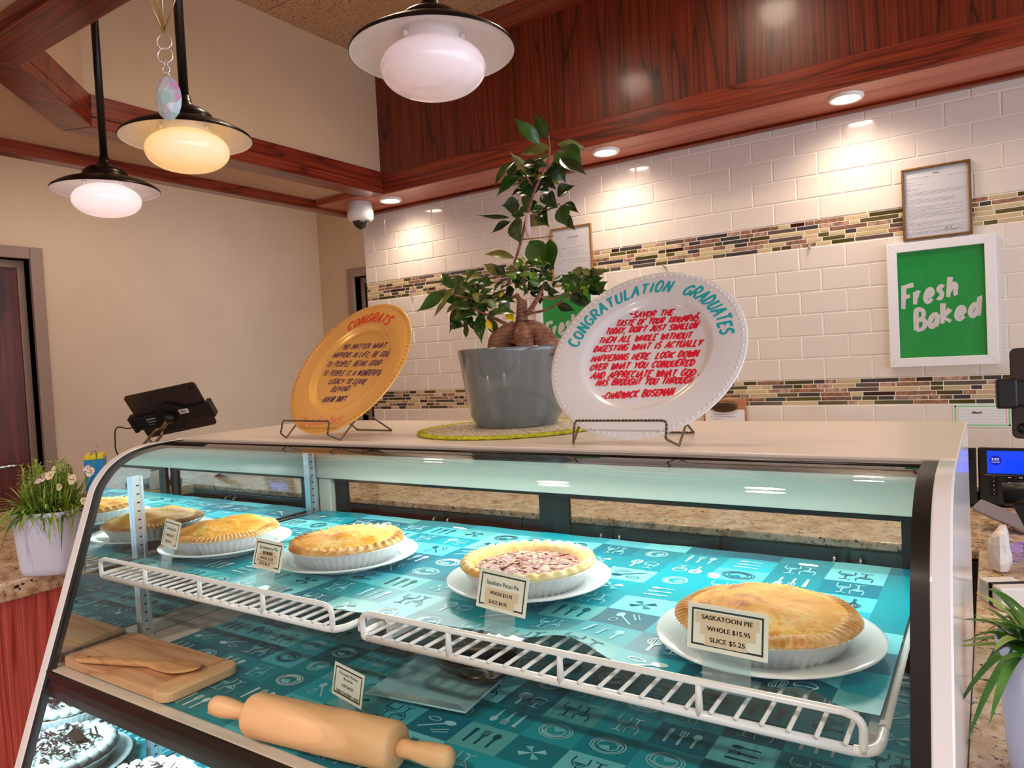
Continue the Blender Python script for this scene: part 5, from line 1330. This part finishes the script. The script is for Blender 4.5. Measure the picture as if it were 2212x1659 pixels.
for k in (-1, 1): b.tube([hub + d * .045 + s * .006 * k, hub + d * .06 + s * .012 * k, base + V((0, 0, .04)) + s * .012 * k], .0042, 8)
q = .095
while q < L - .05: b.tube([hub + d * q + s * .012, hub + d * q - s * .012], .004, 8); q += .052
b.build('arm', m_arm, e)
MB().lathe([(.0001, 0), (.065, 0), (.065, .008), (.02, .016), (.016, .045), (.0001, .045)], 36, T=Matrix.Translation(base)).build('foot', m_black, e)
c0 = T @ V((-.014, hm - .010, .004)); MB().tube(smooth([c0, c0 + V((-.018, -.012, -.006)), pd(251, 925, 2.24), pd(249, 965, 2.24), pd(247, 1015, 2.24), V((-2.30, 1.0, .95)), V((-2.34, 1.05, .912))], 5), .0022, 7).build('cable', m_black, e)

# ------------------------------------------------------------------ right side: payment stand, phone, plant, small things
e = thing('payment_terminal', 'black tablet payment stand with clamp band at right edge', 'payment stand', (.13, 1.93, .9005))
T = frame((.0365, 1.93, 1.160), (1, .05, 0), (0, .12, 1))
MB().prism(rrect(0, .20, 0, .200, .012), -.009, 0, 0, T).build('tablet', m_black_t, e, .002)
b = MB(); b.box(-.026, .226, .070, .128, -.014, .016, 0, T).box(-.028, .012, .066, .132, -.016, .020, 0, T); b.build('clamp', m_black, e, .005)
MB().lathe([(.0001, .003), (.009, .003), (.0115, .001), (.0115, 0)][::-1], 28, T=T @ TR(.020, .022, 0)).build('lens', m_blackgloss, e)
b = MB(); b.tube([T @ V((.10, .10, .02)), T @ V((.10, .08, .07)), V((.10, 1.85, 1.06))], .016, 14)
b.tube([V((.015, 1.85, 1.05)), V((.13, 1.85, 1.06))], .024, 18); b.build('joint', m_black, e)
b = MB(); b.prism([(.022, 1.05), (.10, 1.05), (.16, .925), (.075, .925)], 1.838, 1.868, axis='y'); b.build('stand_arm', m_black, e, .004)
MB().box(.05, .22, 1.76, 1.94, .9008, .926).build('stand_base', m_black, e, .006)

e = thing('desk_phone', 'black desk phone with blue lit screen on the back counter', 'phone', (.04, 2.52, .9005))
T = frame((-.062, 2.445, .9010), (1, 0, 0), (0, .34, .94)); b = MB()
b.box(.024, .225, .0085, .175, -.020, 0, 0, T); b.box(-.062, .163, 2.470, 2.545, .9008, .940); b.build('body', m_black, e, .004)
b = MB(); b.box(-.004, .020, .004, .168, -.012, .018, 0, T); 
for k in range(7): b.box(.002, .014, .120 + k * .006, .1225 + k * .006, .018, .0183, 1, T)
b.build('handset', [m_black, m_blackgloss], e, .005)
scr = mat('phone_screen', (10, 40, 200), .1, emit=(16, 70, 255), es=.7)
b = MB(); b.box(.046, .190, .098, .164, .0002, .0012, 0, T); b.box(.040, .200, .0925, .094, .0002, .001, 3, T)
b.add([T @ V((.067 + .0145 * math.cos(2 * PI * i / 28), .136 + .0145 * math.sin(2 * PI * i / 28), .0015)) for i in range(28)], [list(range(28))], 1)
for p0, p1 in (((.05, .118), (.12, .100)), ((.08, .160), (.14, .130)), ((.046, .105), (.16, .135)), ((.11, .163), (.19, .145))): b.ribbon([p0, p1], .0010, 4, T, .0014)
print_text(b, '2:52', .066, .1365, .0065, T, 2, .0018, .018); print_text(b, '04/07/2024', .067, .1295, .0024, T, 2, .0018, .020)
b.build('screen', [scr, mat('clock_disc', (10, 30, 130), .2, emit=(8, 24, 150), es=.8), mat('screen_white', (230, 240, 255), .3, emit=(220, 235, 255), es=1), m_chrome, mat('screen_line', (30, 90, 220), .2, emit=(10, 40, 190), es=1)], e)
b = MB()
for k in range(5): b.box(.052, .070, .084 - k * .0125, .091 - k * .0125, .0002, .003, 0, T); b.box(.0595, .0625, .0865 - k * .0125, .0885 - k * .0125, .003, .0033, 1, T)
for i in range(3):
    for k in range(4): b.box(.090 + i * .026, .110 + i * .026, .083 - k * .0145, .091 - k * .0145, .0002, .003, 0, T); b.box(.094 + i * .026, .103 + i * .026, .086 - k * .0145, .0885 - k * .0145, .003, .0033, 1, T)
b.build('keypad', [m_blackgloss, mat('key_print', (190, 190, 196), .4)], e)

e = thing('smartphone', 'slim silver phone lying tilted on crumpled papers at right', 'phone', (.04, 2.16, .9005))
T = frame((-.030, 2.22, .968), (.095, -.02, -.040), (.05, .12, .012))
MB().prism(rrect(0, .150, -.075, 0, .009), -.0075, 0, 0, T).build('shell', mat('silver_phone', (150, 140, 146), .3, .6), e, .002)
b = MB(); b.box(.07, .085, -.0755, -.075, -.005, -.003, 0, T).box(.092, .100, -.0755, -.075, -.005, -.003, 0, T); b.build('side_button', m_black, e)
def crumple(name, label, cat, c, rad, m, seed):
    r = random.Random(seed); pk = [(V((r.uniform(-1, 1), r.uniform(-1, 1), r.uniform(-.2, 1))).normalized(), r.uniform(-.45, .55)) for _ in range(16)]
    b = MB(); b.ball((c[0], c[1], .9012 + rad[2] * .62), rad, 12, 9, fn=lambda d: max(.55, 1 + sum(h * bell((d - q).length / .34) for q, h in pk)) * (1 if d.z > -.5 else .62 / max(.62, -d.z)))
    b.s = [False] * len(b.s); tag(b.build(name, m), label, cat)
m_tissue = mat('white_tissue', (240, 232, 230), .8)
crumple('crumpled_paper', 'crumpled white paper bag beside the case end panel at right', 'paper', (.006, 1.79), (.022, .030, .050), m_tissue, 3)
e = thing('receipt_holder', 'small white receipt box with black strap behind the right plant', 'box', (.012, 1.56, .9005)); T = TR(.012, 1.56, .9008, .5)
MB().box(-.025, .035, -.03, .04, 0, .04, 0, T).build('carton', m_white, e, .003)
MB().box(-.026, .036, -.004, .006, .0, .0412, 0, T).build('strap', m_black, e)
e = thing('card_reader', 'black wedge shaped card reader on granite beside the right plant pot', 'card reader', (.05, 1.33, .9005)); T = TR(.052, 1.33, .9008, .35)
b = MB(); b.prism([(-.05, 0), (.05, 0), (.05, .022), (-.05, .045)], -.04, .04, 0, T, axis='x'); b.build('wedge', m_black, e, .006)
MB().box(-.030, .030, -.03, .03, 0, .0012, 0, T @ Matrix.Translation((0, 0, .0342)) @ Matrix.Rotation(-.226, 4, 'X')).build('touch_face', m_blackgloss, e)
R6 = random.Random(8); rx, ry = .067, .955
e = thing('leafy_pot_plant', 'tall white pot with arching green blades in right foreground', 'plant', (rx, ry, .9005))
T = Matrix.Translation((rx, ry, .9005))
MB().lathe([(.0001, 0), (.050, 0), (.058, .004), (.062, .016), (.0715, .150), (.072, .1555), (.070, .157), (.067, .152), (.0001, .138)], 64, T=T).build('pot', mat('white_glaze_daylight_tint', (214, 220, 244), .28, coat=.15), e)  # white pot, same daylight blue mixed into the glaze
b = MB(); R7 = random.Random(12); zt = .9005 + .142
RL = [bladem('spider_green', (44, 110, 24), (96, 150, 40)), bladem('spider_deep', (20, 60, 16), (52, 92, 28)), bladem('spider_pale', (150, 176, 80), (188, 200, 120))]
for k in range(105):
    a = R7.uniform(0, 2 * PI); rr = .05 * math.sqrt(R7.random()); L = R7.uniform(.09, .17) if math.cos(a) > -.3 else R7.uniform(.07, .10)
    blade(b, (rx + rr * math.cos(a), ry + rr * math.sin(a), zt), a + R7.uniform(-.6, .6), L, R7.uniform(.008, .016), R7.uniform(.55, 1.45), R7.uniform(.25, .9), R7.choice((0, 0, 1, 2)), 8)
for az, L, w_, ri, sg, m in ((2.75, .09, .014, .45, .35, 0), (3.0, .086, .012, .15, .35, 2), (3.25, .088, .011, -.05, .1, 2), (3.6, .09, .015, .2, 1.0, 0), (3.9, .10, .013, .3, 1.25, 0), (2.5, .10, .012, .75, .3, 2), (2.2, .12, .016, .8, .4, 0), (4.2, .11, .015, .5, 1.0, 0)):
    blade(b, (rx - .03, ry - .01, zt + .01), az, L, w_, ri, sg, m, 9)
b.build('foliage', RL, e)
MB().lathe([(.0001, .14), (.066, .1395)][::-1], 28, T=T).build('soil', mat('soil', (46, 32, 26), .9), e)
